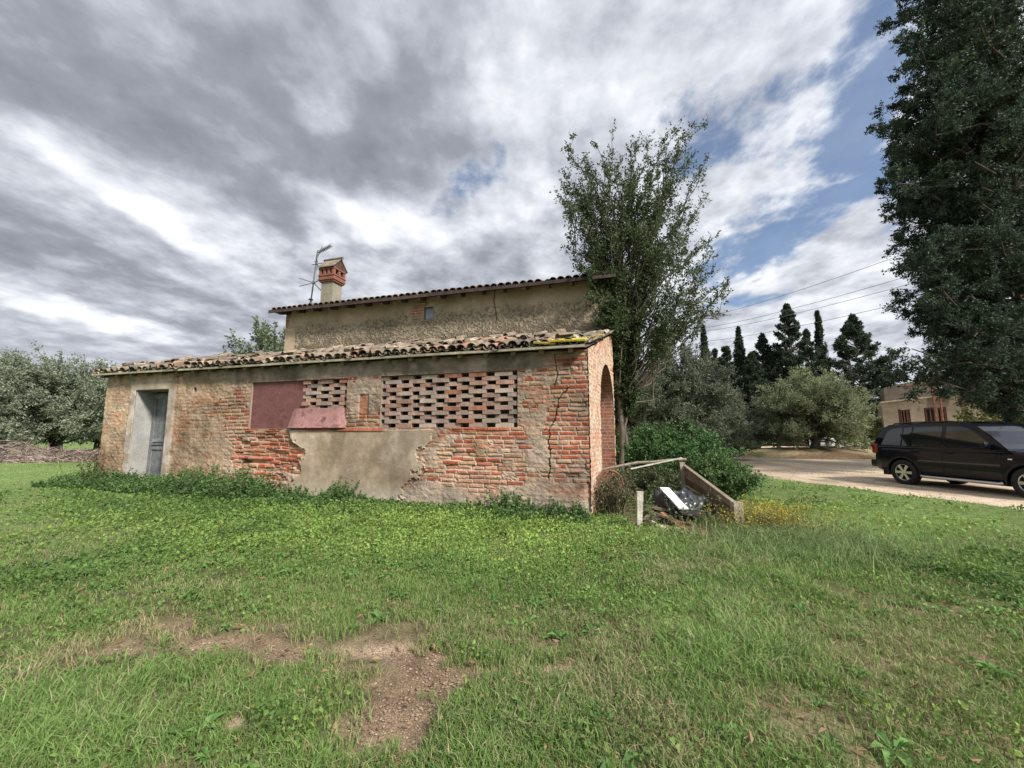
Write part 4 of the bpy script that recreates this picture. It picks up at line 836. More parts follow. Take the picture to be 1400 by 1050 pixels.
b = at(1010, 598, 27); crown_tree('olive_shrub', 'low silvery olive shrub left of the rounded olive', 'shrub', (b[0], 27, 0), 3.7, 1.9, g, (.13, .155, .095), (.26, .30, .20), 70, .0, 'round', .12, 28, .6, 15, .14, .2, .3, None, 3)
b = at(985, 600, 22); crown_tree('leafy_shrub', 'small grey shrub at the end of the dark bush', 'shrub', (b[0], 22, 0), 2.3, 1.5, g, (.10, .13, .07), (.22, .25, .15), 50, .0, 'round', .08, 24, .5, 15, .10, .25, .3, None, 3)
# left hand olives
for (px_, Yd, hh, rr, lab, cc) in [(14, 21, 5.7, 2.7, 'olive tree at the far left edge of the meadow', 0), (78, 22.5, 6.4, 2.6, 'olive tree with dark leaning trunks between the brush heap and the farmhouse', 1), (-60, 19, 5.0, 2.8, 'olive tree half outside the left edge', 0), (133, 29, 4.6, 2.0, 'smaller olive tree just clear of the left eave', 1)]:
    g = np.random.default_rng(500+px_); b = at(px_, 600, Yd)
    crown_tree('olive_tree', lab, 'olive tree', (b[0], Yd, .05), hh, rr, g, (.14, .165, .11), (.34, .375, .265), 110, .05, 'round', .2, 28, .8, 15, .13, .2, .3, 'olive trees', 3, barkc=(.07, .06, .05))
g = np.random.default_rng(77); b = at(358, 600, 21)
crown_tree('poplar_tree', 'green broadleaf tree rising behind the left end of the roof', 'tree', (b[0], 21, 0), 8.0, 1.9, g, (.10, .13, .07), (.22, .27, .16), 60, .35, 'round', .16, 16, .8, 12, .14, .34, .6, None, 2, start=.2)
# cypresses and cedars beyond
CY0, CY1 = (.028, .045, .030), (.075, .105, .062)
CL = [(970, 446, 8, 52, 'column', 'narrow cypress, shortest of the spires, next to the grey olive'), (1020, 449, 12, 52, 'column', 'cypress spire above the gap between the olives'), (1134, 427, 8, 50, 'column', 'thinnest and most solitary cypress spire'),
      (1091, 417, 33, 48, 'cone', 'tallest broad cypress with ragged shoulders'), (1116, 452, 22, 50, 'cone', 'cypress leaning against the tallest one on its right'), (1052, 456, 24, 50, 'cone', 'open-branched cedar between spire and tallest cypress'), (1000, 472, 20, 48, 'cone', 'dark conifer between the two left spires'),
      (1183, 432, 42, 42, 'cone', 'open-branched cedar beside the far plaster shed'), (1036, 482, 22, 46, 'cone', 'low dark conifer under the second spire'), (985, 478, 18, 50, 'cone', 'low dark conifer beside the shortest spire')]
for i, (px_, ty, hw, Yd, sh, lab) in enumerate(CL):
    g = np.random.default_rng(100+i); b = at(px_, 598, Yd); top = at(px_, ty, Yd)[2]; rr = hw/540*Yd/CP*(1.95 if sh == 'cone' else 1.15)
    if sh == 'column': crown_tree('cypress_tree', lab, 'cypress', (b[0], Yd, 0), top, rr, g, CY0, CY1, 170, .05, 'column', .2, 14, .8, 12, .26, .22, 1.2, 'dark conifers beyond the olives', start=.2)
    else: crown_tree('conifer_tree', lab, 'conifer', (b[0], Yd, 0), top, rr, g, CY0, CY1, 260 if hw > 22 else 150, .04, 'cone', .25, 20, 1.0 if hw > 22 else .8, 12, .24, .22, .35, 'dark conifers beyond the olives', start=.45)
# distant wood closing the horizon
mb = MB(); g = np.random.default_rng(200)
for k in range(900):
    px_ = g.uniform(-300, 1700); Yd = g.uniform(70, 150); b = at(px_, 592, Yd); hh = g.uniform(2.5, 6.5)*Yd/100*1.2; n = 60
    P = np.array([b[0], Yd, hh*.5])+g.normal(size=(n, 3))*[hh*.45, hh*.3, hh*.28]; P[:, 2] = np.maximum(P[:, 2], .1); leaves(mb, P, rdir(n, g), .9, .4, vary((.06, .08, .045), (.14, .16, .095), n, g, .2), g=g)
tag(mb.build('distant_wood', M['leaf']), 'low belt of far-off trees and hedges along the horizon', 'woods', kind='stuff')
# corner tree: upswept limbs
g = np.random.default_rng(61); bt = at(852, 645, 10.6); CB = np.array([bt[0], 10.6, 0.])
ct = thing('evergreen_tree', 'tall bushy evergreen tree with upswept limbs against the right end of the farmhouse', 'tree', CB)
mw, ml, mt = MB(), MB(), MB()
Lc0, Lc1 = (.040, .062, .028), (.115, .15, .062)
stem = []
for (x1, x2, y2, dY, r) in ((848, 845, 470, -.12, .075), (859, 858, 450, .10, .08), (853, 850, 420, .25, .05)):
    a = at(x1, 640, 10.6+dY)-CB; a[2] = -.1; b = at(x2, y2, 10.5+dY)-CB; c2 = at(x2+g.uniform(-8, 14), 330, 10.5+dY)-CB
    p = np.concatenate([limb_path(a, b, 6, 0, .012, g), limb_path(b, c2, 6, 0, .02, g)[1:]]); trunk_tube(mw, p, r, .02, (.12, .10, .08), 8); stem.append(p)
TIPS = [(789, 187), (805, 215), (818, 198), (838, 180), (852, 212), (868, 195), (885, 190), (905, 192), (925, 175), (945, 172), (962, 170), (930, 205), (960, 222), (940, 250), (966, 262), (950, 285), (925, 300), (975, 322), (955, 335), (988, 384), (970, 372), (965, 400), (940, 418), (955, 432), (920, 440), (905, 430), (775, 258), (779, 240), (788, 285), (772, 270), (784, 318), (800, 300), (803, 346), (815, 330), (960, 350), (985, 392), (935, 375), (915, 400), (900, 340), (830, 240), (860, 240), (890, 240), (910, 260), (940, 220), (820, 270), (850, 290), (880, 300), (800, 250), (935, 330), (812, 355), (980, 398), (945, 390), (900, 380), (880, 400), (870, 440), (890, 455), (925, 455), (905, 350), (865, 350), (840, 310), (860, 260), (835, 280), (875, 270), (895, 310), (920, 350), (940, 440), (955, 410), (915, 450), (900, 462), (880, 430), (930, 400), (970, 345), (850, 330), (880, 360), (905, 290)]
for ps in range(3):
    for (tx_, ty) in TIPS:
        tx_ = 870+(tx_-870)*1.05
        if ps and (g.random() < .5 or ty > 360): continue
        dY = g.uniform(-1.1, 1.2)*(.5 if tx_ < 830 else 1); k = (1 if ps == 0 else g.uniform(.55, .95)); tx2 = 856+(tx_-856)*k+g.normal()*8*(ps > 0); ty2 = 330+(ty-330)*k if ps else ty
        yo = min(560, ty2+g.uniform(90, 190)); zt = at(tx2, ty2, 10.6+dY)-CB
        yo = min(yo, 515); j = int(np.clip(np.interp(yo, [330, 460, 640], [10, 5, 0]), 1, 9)); sp_ = stem[g.integers(0, 3)]; o0 = sp_[j]
        p = limb_path(o0, zt, 7, -.03 if ty2 < 320 else -.05, .034, g); mw.tube(p, np.linspace(.028, .006, 7), 5, (.10, .085, .065), cap=False)
        thin = ty2 < 230 or tx2 > 930
        twigs_leaves(mt, ml, p, g, (34 if thin else 50) if ps == 0 else 28, .42 if thin else .52, 11 if thin else 15, .062, .30, Lc0, Lc1, .35, .45 if ty > 330 else .36, .85, (.07, .06, .04), .003)
for k in range(52):      # ivy-like growth down the trunk and against the eave
    y_ = g.uniform(365, 545); w_ = np.interp(y_, [365, 400, 460, 520, 600], [46, 46, 26, 12, 6]); x_ = np.interp(y_, [365, 450, 520, 600], [838, 852, 858, 862])+g.uniform(-1, 1)*w_
    c2 = at(x_, y_, (9.55 if x_ < 842 and y_ < 452 else 10.35)+g.uniform(-.25, .35))-CB; o0 = at(856, y_+40, 10.55)-CB; p = limb_path(o0, c2, 4, 0, .03, g); p2 = p+0
    twigs_leaves(mt, ml, p, g, 34, .36, 16, .06, .34, (.030, .050, .020), (.085, .12, .045), .1, .1, 1.2)
mw.build('trunk', M['bark'], ct, smooth=True); cr = ml.build('crown', M['leaf'], ct); mt.build('twigs', M['bark'], cr)
# great cedar at the right
g = np.random.default_rng(71); Yt = 15.6; bt = at(1420, 600, Yt); CB = np.array([bt[0], Yt, 0.])
bt_ = thing('cedar_tree', 'huge dark conifer filling the right edge above the parked car', 'tree', CB)
mw, ml, mt = MB(), MB(), MB()
tk = [np.array([0, 0, -.2]), np.array([.1, 0, 4]), at(1398, 330, Yt)-CB, at(1386, 200, Yt)-CB, at(1383, 80, Yt)-CB, at(1384, -90, Yt)-CB, at(1395, -260, Yt)-CB]
tk = np.array(tk); trunk_tube(mw, tk, .42, .10, (.10, .08, .065), 10)
tz = tk[:, 2]
def on_trunk(z): return np.array([np.interp(z, tz, tk[:, 0]), np.interp(z, tz, tk[:, 1]), z])
OUT = [(1262, 5), (1240, 45), (1228, 80), (1250, 105), (1238, 135), (1214, 160), (1202, 182), (1198, 215), (1203, 245), (1208, 275), (1216, 300), (1218, 335), (1238, 362), (1250, 345), (1213, 412), (1228, 435), (1243, 455), (1268, 448), (1290, 470), (1322, 482), (1300, 508), (1322, 525), (1335, 545), (1350, 560), (1300, -30), (1280, -60), (1300, -120), (1380, 560), (1340, 500), (1300, 440), (1265, 385)]
K0, K1 = (.014, .028, .019), (.065, .10, .055)
def cedar_limb(tip, dens=1.):
    z0 = max(.8, tip[2]+g.uniform(-1.2, .6)); o0 = on_trunk(z0); p = limb_path(o0, tip, 7, .04, .03, g); mw.tube(p, np.linspace(.085, .015, 7), 5, (.09, .075, .06), cap=False)
    L = np.linalg.norm(tip-o0); m = max(2, int(L*2.4*dens))
    for q in range(m):
        f = .28+.72*(q+g.random())/m; b0 = p[0]+(p[-1]-p[0])*f; b0 = p[min(6, int(f*6))]*(1-(f*6) % 1)+p[min(6, int(f*6)+1)]*((f*6) % 1) if f < 1 else p[-1]
        e_ = b0+unit(rdir(1, g)[0]+unit(tip-o0)*.8+[0, 0, .1])*g.uniform(.35, .95)
        twigs_leaves(mt, ml, limb_path(b0, e_, 3, 0, .03, g), g, 15, .46, 19, .085, .26, K0, K1, .25, .2, 1.0, (.08, .065, .05), .008)
for (x_, y_) in OUT:
    for q in range(4): cedar_limb(at(x_+18+q*22*g.random(), y_+g.uniform(-14, 14)*(q > 0), Yt+g.uniform(-1.2, 1.2)*(q+.4))-CB)
for k in range(75):
    cedar_limb(at(g.uniform(1245, 1440), g.uniform(-40, 570), g.uniform(11.8, 15.2))-CB, .9)
for k in range(80):
    z_ = g.uniform(1.6, 23); az = g.random()*2*PI; r_ = np.interp(z_, [1.5, 4, 8, 12, 18, 23], [3.0, 4.2, 5.6, 5.6, 4.6, 2.5])*g.uniform(.35, .95)
    if math.sin(az) < 0 and z_ < 4.0: r_ *= .6
    cedar_limb(np.array([math.cos(az)*r_, math.sin(az)*r_*.8, z_]), .8)
mw.build('trunk', M['bark'], bt_, smooth=True); cr = ml.build('crown', M['leaf'], bt_); mt.build('twigs', M['bark'], cr)
# dark bush behind the pen
g = np.random.default_rng(81)
def arch_bush(name, label, base, n, rx, ry, h, c0, c1, ls, asp, per, lean, g, cat='bush'):
    t = thing(name, label, cat, base); mw, ml, mt = MB(), MB(), MB()
    for k in range(n):
        a = g.random()*2*PI; q = g.random()**.6; o0 = np.array([math.cos(a)*rx*q*.55, math.sin(a)*ry*q*.55, 0]); hh = h*(1-.45*q*q)*g.uniform(.65, 1.05)
        tip = np.array([math.cos(a)*rx*q, math.sin(a)*ry*q, hh])+np.array([g.normal(), g.normal(), 0])*lean*.3; p = limb_path(o0, tip, 6, .10, .03, g); mw.tube(p, np.linspace(.012, .003, 6), 4, (.09, .08, .05), cap=False)
        twigs_leaves(mt, ml, p, g, per, .30, 12, ls, asp, c0, c1, .15, .15, 1.1, (.08, .08, .05), .003)
    mw.build('stems', M['bark'], t); cr = ml.build('foliage', M['leaf'], t); mt.build('twigs', M['bark'], cr); return t
b = at(925, 640, 10.6); arch_bush('laurel_bush', 'spreading dark green bush behind the timber pen', (b[0], 11.0, 0), 130, 1.6, 1.5, 1.72, (.045, .10, .038), (.13, .24, .075), .075, .24, 24, .6, g)
b = at(972, 650, 9.6); arch_bush('bramble', 'tangled bramble with arching stems at the right side of the pen', (b[0]-.15, 9.3, 0), 60, .70, 1.0, .95, (.06, .115, .045), (.17, .26, .09), .06, .24, 20, .5, g, 'plant')
b = at(880, 640, 8.7); arch_bush('bramble', 'low bramble filling the inside back of the pen', (b[0]+.1, 8.6, 0), 50, .8, .45, .8, (.06, .085, .04), (.16, .19, .09), .05, .26, 13, .7, g, 'plant')
b = at(838, 690, 7.4); arch_bush('bramble', 'bramble tangle between the house corner and the pale post', (b[0]-.02, 7.35, 0), 26, .34, .55, .70, (.10, .09, .055), (.20, .19, .10), .045, .22, 9, .6, g, 'plant')
b = at(1345, 590, 21); arch_bush('ivy_bush', 'yellowish green overgrown hedge bush right of the rusty frame', (b[0]+1.5, 20.5, 0), 150, 4.2, 1.6, 3.3, (.10, .115, .045), (.26, .27, .10), .15, .34, 22, .6, g)
b = at(1205, 590, 36); arch_bush('green_bush', 'light green bush between the cedar and the far shed', (b[0], 36, 0), 50, 1.8, 1.2, 2.6, (.10, .13, .04), (.19, .23, .08), .18, .3, 20, .5, g)
# heap of dead brush at the left
g = np.random.default_rng(91); b = at(55, 628, 18.5); mb = MB(); n = 2600
a = g.random(n)*2*PI; q = g.random(n)**.5; P = np.c_[np.cos(a)*q*3.8, np.sin(a)*q*1.4, (1-q**1.6)*(.5+.8*vn(np.cos(a)*q*3+5, a*0+2, 3))*1.1*g.random(n)]; D = rdir(n, g); D[:, 2] = np.abs(D[:, 2])*.5-.05; L = .4+.7*g.random(n); s_ = unit(np.cross(D, rdir(n, g)))*(.012+.01*g.random(n))[:, None]
V = np.stack([P-s_, P+s_, P+D*L[:, None]], 1).reshape(-1, 3); V[:, 2] = np.maximum(V[:, 2], .0); i = np.arange(n)*3
addm(mb, V, [np.stack([i, i+1, i+2], 1)], np.repeat(vary((.17, .125, .11), (.34, .27, .23), n, g, .2), 3, 0))
bp = mb.build('brush_heap', M['bark']); bp.location = (b[0], 18.5, .05); tag(bp, 'grey heap of cut dry branches under the left olives', 'brush pile')
# ------------------------------------------------------------------ old timber pen and what lies in it
gw = C3(.20, .165, .12); pen = thing('timber_pen', 'low open pen of grey weathered boards beside the house corner', 'pen', (2.7, 7.2, 0))
o_ = np.array([2.7, 7.2, 0])
A0 = np.array([3.44, 6.32, 0]); A1 = np.array([3.52, 8.2, 0])
rs = random.Random(3)
for k in range(4):
    zf0, zf1 = .02+k*.092, .06+k*.175; mb = MB(); a = A0+[rs.uniform(-.008, .008), 0, zf0+.045]-o_; b = A1+[0, 0, zf1+.08]-o_
    d = unit(b-a); up0, up1 = .080, .155; th = np.array([.022, 0, 0])
    V = [a-th-[0, 0, up0/2], a+th-[0, 0, up0/2], a+th+[0, 0, up0/2], a-th+[0, 0, up0/2], b-th-[0, 0, up1/2], b+th-[0, 0, up1/2], b+th+[0, 0, up1/2], b-th+[0, 0, up1/2]]
    mb.add(V, [[3, 2, 1, 0], [4, 5, 6, 7], [0, 1, 5, 4], [1, 2, 6, 5], [2, 3, 7, 6], [3, 0, 4, 7]], gw*rs.uniform(.6, 1.25)); bevel(mb.build('board', M['wood'], pen), .006)
def post(p, h, w, c, name='post', tilt=0, jag=True, par=pen, off=o_):
    mb = MB(); m = 7; z = np.linspace(-.1, h, m); P = [np.array([p[0]+tilt*q, p[1], q])-off for q in z]
    rr = [w*(1+.1*math.sin(q*9+p[0]*5)) for q in z]
    for a, b, r1_, r2_ in zip(P[:-1], P[1:], rr[:-1], rr[1:]):
        V = [q+np.array([i*r/2, j*r*.4, 0]) for q, r in ((a, r1_), (b, r2_)) for i, j in ((-1, -1), (1, -1), (1, 1), (-1, 1))]
        mb.add(V, [[3, 2, 1, 0], [4, 5, 6, 7], [0, 1, 5, 4], [1, 2, 6, 5], [2, 3, 7, 6], [3, 0, 4, 7]], c*rs.uniform(.9, 1.1))
    return mb.build(name, M['wood'], par)
post((1.93, 6.22), .56, .085, C3(.40, .37, .30), tilt=.05)['label'] = 'pale split post at the open left side'
post((3.45, 6.25), .40, .13, C3(.27, .24, .18)); post((3.50, 8.2), .86, .10, C3(.30, .26, .20), tilt=-.05)
mb = MB(); mb.beam(A0+[-.02, -.06, .385]-o_, A1+[0, .05, .80]-o_, .07, .03, gw*1.1); bevel(mb.build('top_rail', M['wood'], pen), .005)
pa = at(824, 642, 8.0); pb = at(938, 628, 8.2)
MB().tube(limb_path(pa-o_, pb-o_, 6, .02, .008), .030, 6, C3(.20, .17, .13)).build('rail', M['wood'], pen)
mb = MB(); mb.beam(at(862, 641, 7.9)-o_, at(932, 626, 8.1)-o_, .045, .02, C3(.42, .40, .33)); mb.build('batten', M['wood'], pen)['label'] = 'pale thin batten'
# rubble in the pen
def tyre(loc, Rr, r, rot, name, label, cat, m=M['rubber'], c=(.03, .03, .03)):
    mb = MB(); n = 14; prof = [(Rr+r*math.cos(a), r*.8*math.sin(a)) for a in np.linspace(0, 2*PI, n)]
    mb.lathe(prof, 36, c); o = mb.build(name, m, smooth=True); o.location = loc; o.rotation_euler = rot; return tag(o, label, cat)
def P_(x, y, Y): return at(x, y, Y)
tyre(P_(938, 707, 7.0)*[1, 1, 0]+[0, 0, .13], .30, .10, (.05, .08, 0), 'old_tyre', 'worn black tyre at the bottom of the junk pile', 'tyre')
# crumpled black sheet
mb = MB(); U, Vv = np.meshgrid(np.linspace(-1, 1, 46), np.linspace(-1, 1, 34), indexing='ij'); r_ = np.maximum(np.abs(U), np.abs(Vv))
Zs = .10*(1-r_**3)+.11*(fbm(U*2.5+4, Vv*2.5+4, 5, 4)-.5)+.10*np.abs(fbm(U*3+9, Vv*6, 6, 3)-.5)*2-.10*ss(.8, 1, r_)
grid_mesh(mb, U*.40, Vv*.34, Zs, np.broadcast_to(C3(.035, .037, .045), U.shape+(3,))*(.8+.6*fbm(U*4, Vv*4, 2))[..., None]); grid_mesh(mb, U[::-1]*.395, Vv[::-1]*.335, Zs[::-1]-.02, np.broadcast_to(C3(.02, .02, .02), U.shape+(3,)))
o = mb.build('plastic_sheet', M['plastic'], smooth=True); o.location = P_(930, 690, 7.15); o.location[2] = .27; o.rotation_euler = (.12, -.06, .2); tag(o, 'crumpled shiny black plastic sheeting heaped on the junk pile', 'plastic sheet')
def plank(a, b, w, th, c, label, name='plank', m='wood', group='scrap planks in the pen', cat='plank', up=(0, 0, 1)):
    mb = MB(); a = np.array(a); b = np.array(b); k = 6
    for i in range(k): p = a+(b-a)*i/k; q = a+(b-a)*(i+1)/k; mb.beam(p-a, q-a, w*rs.uniform(.93, 1.05), th, c*rs.uniform(.85, 1.15), up)
    o = mb.build(name, M[m]); o.location = a; tag(o, label, cat, group); return o
wb = plank(P_(908, 667, 7.1), P_(935, 696, 6.55), .17, .022, C3(.66, .66, .63), 'white board lying across the black plastic sheeting', 'board', 'metal', None, 'board', (.15, -.5, 1))
plank(P_(893, 694, 6.9), P_(962, 706, 6.85), .09, .04, C3(.15, .11, .08), 'dark brown plank running under the black sheet')
plank(P_(905, 701, 6.8), P_(952, 735, 6.15), .10, .03, C3(.23, .115, .065), 'reddish brown plank sloping down to the grass')
plank(P_(912, 712, 6.7), P_(946, 717, 6.4), .07, .03, C3(.19, .10, .065), 'short rust coloured plank beside the sloping one')
plank(P_(930, 704, 6.9), P_(958, 728, 6.35), .08, .03, C3(.17, .125, .09), 'brown plank nearest the pale rubble')
plank(P_(890, 710, 6.6), P_(926, 707, 6.8), .03, .03, C3(.13, .09, .07), 'thin dark stick poking from the pile', 'stick', 'wood', None, 'stick')
mb = MB(); p = np.array([P_(888, 712, 6.5), P_(900, 719, 6.4), P_(914, 724, 6.35), P_(928, 723, 6.4)]); p -= p[0]; mb.tube(p, .03, 7, C3(.44, .40, .32)); o = mb.build('branch', M['bark'], smooth=True); o.location = P_(888, 712, 6.5); tag(o, 'pale bent barkless branch at the front of the pen', 'branch')
for (a, b, w, c, lab) in [((885, 698, 6.75), (935, 716, 6.55), .08, C3(.12, .085, .06), 'charred looking short board at the left of the pile'), ((955, 700, 7.0), (985, 716, 6.6), .07, C3(.20, .165, .12), 'grey board end near the right hand boards'),
        ((915, 722, 6.35), (975, 727, 6.45), .06, C3(.25, .21, .15), 'greyish lath lying across the mouth of the pen'), ((900, 690, 7.2), (880, 712, 6.5), .05, C3(.16, .12, .085), 'narrow brown lath leaning toward the pale post'), ((940, 715, 6.7), (975, 735, 6.25), .09, C3(.21, .12, .075), 'red brown board beside the mortar slab')]:
    plank(P_(*a), P_(*b), w, .03, c, lab)
def rubble(loc, s, label, c, sd, rot=(0, 0, 0)):
    bm = bmesh.new(); bmesh.ops.create_icosphere(bm, subdivisions=3, radius=1)
    V = np.array([v.co[:] for v in bm.verts]); Fq = np.array([[v.index for v in f.verts] for f in bm.faces]); bm.free()
    V = np.sign(V)*np.abs(V)**.55; V = V*(1+.35*(fbm(V[:, 0]*1.3+sd, V[:, 1]*1.3+V[:, 2], 7, 3)-.5))[:, None]*np.array(s); mb = MB(); mb.add(V, Fq, c)
    o = mb.build('rubble_slab', M['stone'], smooth=False); o.location = loc; o.rotation_euler = rot; return tag(o, label, 'rubble', 'pale rubble in the pen')
rubble(P_(968, 731, 6.35), (.20, .12, .045), 'flat pale mortar slab at the mouth of the pen', C3(.38, .36, .28), 1, (.1, .1, .3)); rubble(P_(988, 722, 6.5), (.13, .09, .06), 'white chunk against the right hand boards', C3(.52, .50, .43), 5, (.3, .5, 1)); rubble(P_(955, 716, 6.9), (.17, .12, .05), 'grey broken slab behind the mortar slab', C3(.27, .26, .21), 9, (0, .2, .5))
g = np.random.default_rng(333); mb = MB(); n = 170; P = np.c_[g.uniform(1.95, 3.42, n), g.uniform(6.2, 8.1, n), np.zeros(n)]; P[:, 2] = gz(P[:, 0], P[:, 1]); P = P[(np.hypot(P[:, 0]-2.95, P[:, 1]-6.9) > .45) | (g.random(n) < .25)]
stems(mb, P, .15+.4*g.random(len(P)), g, (.07, .10, .045), (.19, .24, .10), 20, .045, .45, .3, .25); tag(mb.build('pen_weeds', M['leaf']), 'straggling weeds growing up through the junk inside the timber pen', 'weeds', kind='stuff')
# rusty coil against the wall
wp = P_(833, 665, 7.75); mb = MB()
for k, r_ in enumerate((.30, .27, .22, .14, .08)): 
    a = np.linspace(0, 2*PI, 30); mb.tube(np.c_[np.cos(a)*r_, 0*a+.02*k-.03, np.sin(a)*r_], .022, 6, C3(1.1, 1, 1)*(1-.1*k), cap=False)
for k in range(5): a = k*2*PI/5; mb.tube([(math.cos(a)*.08, .02, math.sin(a)*.08), (math.cos(a)*.29, -.02, math.sin(a)*.29)], .012, 5)
mb.lathe([(0, -.05), (.06, -.05), (.06, .05), (0, .05)], 14, (1, 1, 1), Matrix.Rotation(PI/2, 4, 'X')); o = mb.build('iron_ring', M['rust'], smooth=True); o.location = wp; o.rotation_euler = (-.1, .1, .35); tag(o, 'rusty spoked iron ring leaning on the foot of the side wall', 'iron ring')
# ------------------------------------------------------------------ cars
def make_car(name, label, loc, rz, paint, trim, group=None):
    t = thing(name, label, 'car', loc, rz, group)
    prof = []      # stations: x, top, halfwidth, bottom
    ST = [(-2.17, .78, .66, .48), (-2.15, .86, .74, .42), (-2.08, 1.0, .82, .36), (-1.9, 1.05, .87, .32), (-1.5, 1.055, .89, .29), (-.9, 1.045, .895, .27), (0, 1.03, .895, .26), (.7, 1.02, .89, .27), (1.0, 1.02, .885, .28), (1.3, 1.01, .88, .30), (1.7, .985, .86, .32), (2.0, .93, .80, .34), (2.12, .78, .72, .38), (2.17, .66, .60, .44)]
    sx = np.array([q[0] for q in ST]); xs = np.unique(np.r_[sx, np.linspace(-2.15, 2.15, 44)])
    tp_, hw, bt = [np.interp(xs, sx, [q[i] for q in ST]) for i in (1, 2, 3)]
    ring_ = []
    for x, z1, w, z0 in zip(xs, tp_, hw, bt):
        q = [(0, z0), (w*.86, z0), (w*.95, z0+.05), (w*.985, z0+.16), (w, (z0+z1)/2-.02), (w*1.0, (z0+z1)/2+.03), (w*.985, z1-.16), (w*.965, z1-.06), (w*.92, z1-.012), (w*.80, z1+.012), (w*.4, z1+.045), (0, z1+.055)]
        ring_.append([(x, -a, b) for a, b in q]+[(x, a, b) for a, b in q[::-1][1:-1]])
    V = np.array(ring_); n, m = V.shape[:2]; mb = MB(); i = np.arange(n-1)[:, None]*m; j = np.arange(m)[None]; k = (j+1) % m
    mb.add(V.reshape(-1, 3), np.stack([i+j, i+m+j, i+m+k, i+k], -1).reshape(-1, 4), paint); mb.f.append(np.array([list(range(m))])); mb.f.append(np.array([list(range(m))[::-1]])+(n-1)*m)
    body = mb.build('body', M['paint'], t, smooth=True)
    wx = (-1.28, 1.33); cut = MB()
    for x in wx:
        for s in (-1, 1): cut.lathe([(0.0001, -.3), (.40, -.3), (.40, .3), (.0001, .3)], 40, (.02, .02, .02), Matrix.Translation((x, s*.88, .345))@Matrix.Rotation(PI/2, 4, 'X'))
    cu_ = cut.build('cutter', M['rubber']); cu_.parent = t
    bpy.context.view_layer.update()
    bm = body.modifiers.new('b', 'BOOLEAN'); bm.operation = 'DIFFERENCE'; bm.object = cu_; bm.solver = 'EXACT'; apply_mods(body); bpy.data.objects.remove(cu_)
    ta = body.data.attributes['tint']; ta.data.foreach_set('color', np.tile(np.r_[paint, 1.], len(ta.data)).astype(np.float32))
    for p in body.data.polygons: p.use_smooth = len(p.vertices) <= 4
    m_ = body.modifiers.new('w', 'WEIGHTED_NORMAL'); m_.keep_sharp = True
    try: body.data.set_sharp_from_angle(angle=R(35))
    except Exception: pass
    # cabin
    side = [(-2.10, 1.02), (-1.98, 1.30), (-1.84, 1.56), (-1.70, 1.645), (-1.2, 1.685), (-.5, 1.70), (.05, 1.68), (.30, 1.63), (.64, 1.36), (.98, 1.03)]
    hwid = lambda z, x: (.865-max(0, z-1.02)*.30)-(.05 if x > 1 or x < -2.05 else 0)
    V = np.array([[(x, s*hwid(z, x), z) for (x, z) in side] for s in (-1, 1)]).reshape(-1, 3); n = len(side); mb = MB(); i = np.arange(n); k = (i+1) % n
    mb.add(V, np.stack([i, k, k+n, i+n], 1), paint); mb.f.append(np.array([list(range(n))])); mb.f.append(np.array([list(range(n, 2*n))[::-1]]))
    cab = mb.build('cabin', M['paint'], t, smooth=False); bevel(cab, .045, 4, 25)
    # side glass: panes follow the cabin side, 3 mm proud
    def pane(pts, s, nm='window', mt=M['glass'], off=.004, c=(1, 1, 1), par=t):
        V = [(x, s*(hwid(z, 0)+off), z) for (x, z) in pts]; V2 = [(x, s*(hwid(z, 0)-.02), z) for (x, z) in pts]; n = len(pts); mb = MB(); mb.add(V+V2, np.stack([np.arange(n), (np.arange(n)+1) % n, (np.arange(n)+1) % n+n, np.arange(n)+n], 1), c); mb.f.append(np.array([list(range(n))[::-1] if s < 0 else list(range(n))]))
        return mb.build(nm, mt, par)
    for s in (-1, 1):
        pane([(-1.86, 1.10), (-1.72, 1.50), (-1.60, 1.575), (-1.32, 1.60), (-1.32, 1.09)], s); pane([(-1.28, 1.09), (-1.28, 1.60), (-1.07, 1.61), (-1.07, 1.09)], s)
        pane([(-1.02, 1.09), (-1.02, 1.612), (-.34, 1.625), (-.34, 1.08)], s); pane([(-.24, 1.08), (-.24, 1.625), (.02, 1.615), (.22, 1.57), (.68, 1.20), (.70, 1.08)], s)
        pane([(-2.0, 1.045), (-1.95, 1.07), (.9, 1.055), (1.02, 1.04), (.9, 1.03), (-1.95, 1.04)], s, 'waist_trim', M['paint'], .008, C3(.02, .02, .02))
        mb = MB(); mb.tube([(-1.62, s*.66, 1.66), (-1.55, s*.66, 1.725), (-1.0, s*.66, 1.755), (-.2, s*.66, 1.75), (.0, s*.66, 1.735), (.08, s*.66, 1.67)], .017, 7, trim); mb.build('roof_rail', M['chrome'], t)
        mb = MB(); mb.tube([(-.80, s*.92, .30), (-.74, s*.95, .285), (.82, s*.95, .285), (.88, s*.92, .30)], .032, 8, C3(.62, .62, .63)); mb.build('running_board', M['chrome'], t)
        mb = MB(); mb.box((.62, s*.97-.09, 1.09), (.74, s*.97+.09, 1.23), paint); bevel(mb.build('mirror', M['paint'], t, smooth=True), .035, 3)
        for x in (-.93, -.16): 
            mb = MB(); mb.tube([(x-.09, s*.885, .955), (x-.07, s*.925, .962), (x+.07, s*.925, .962), (x+.09, s*.885, .955)], .013, 6, paint*1.5); mb.build('door_handle', M['paint'], t)
        mb = MB(); mb.beam((-.86, s*.895, .70), (.86, s*.893, .70), .02, .035, C3(.07, .07, .075)); bevel(mb.build('side_trim', M['paint'], t), .008)
        for x in (-1.03, -.29, .86): mb = MB(); mb.tube([(x, s*.886, .40), (x, s*.899, .66), (x, s*.884, 1.0)], .004, 4, C3(.004, .004, .004)); mb.build('door_gap', M['rubber'], t)
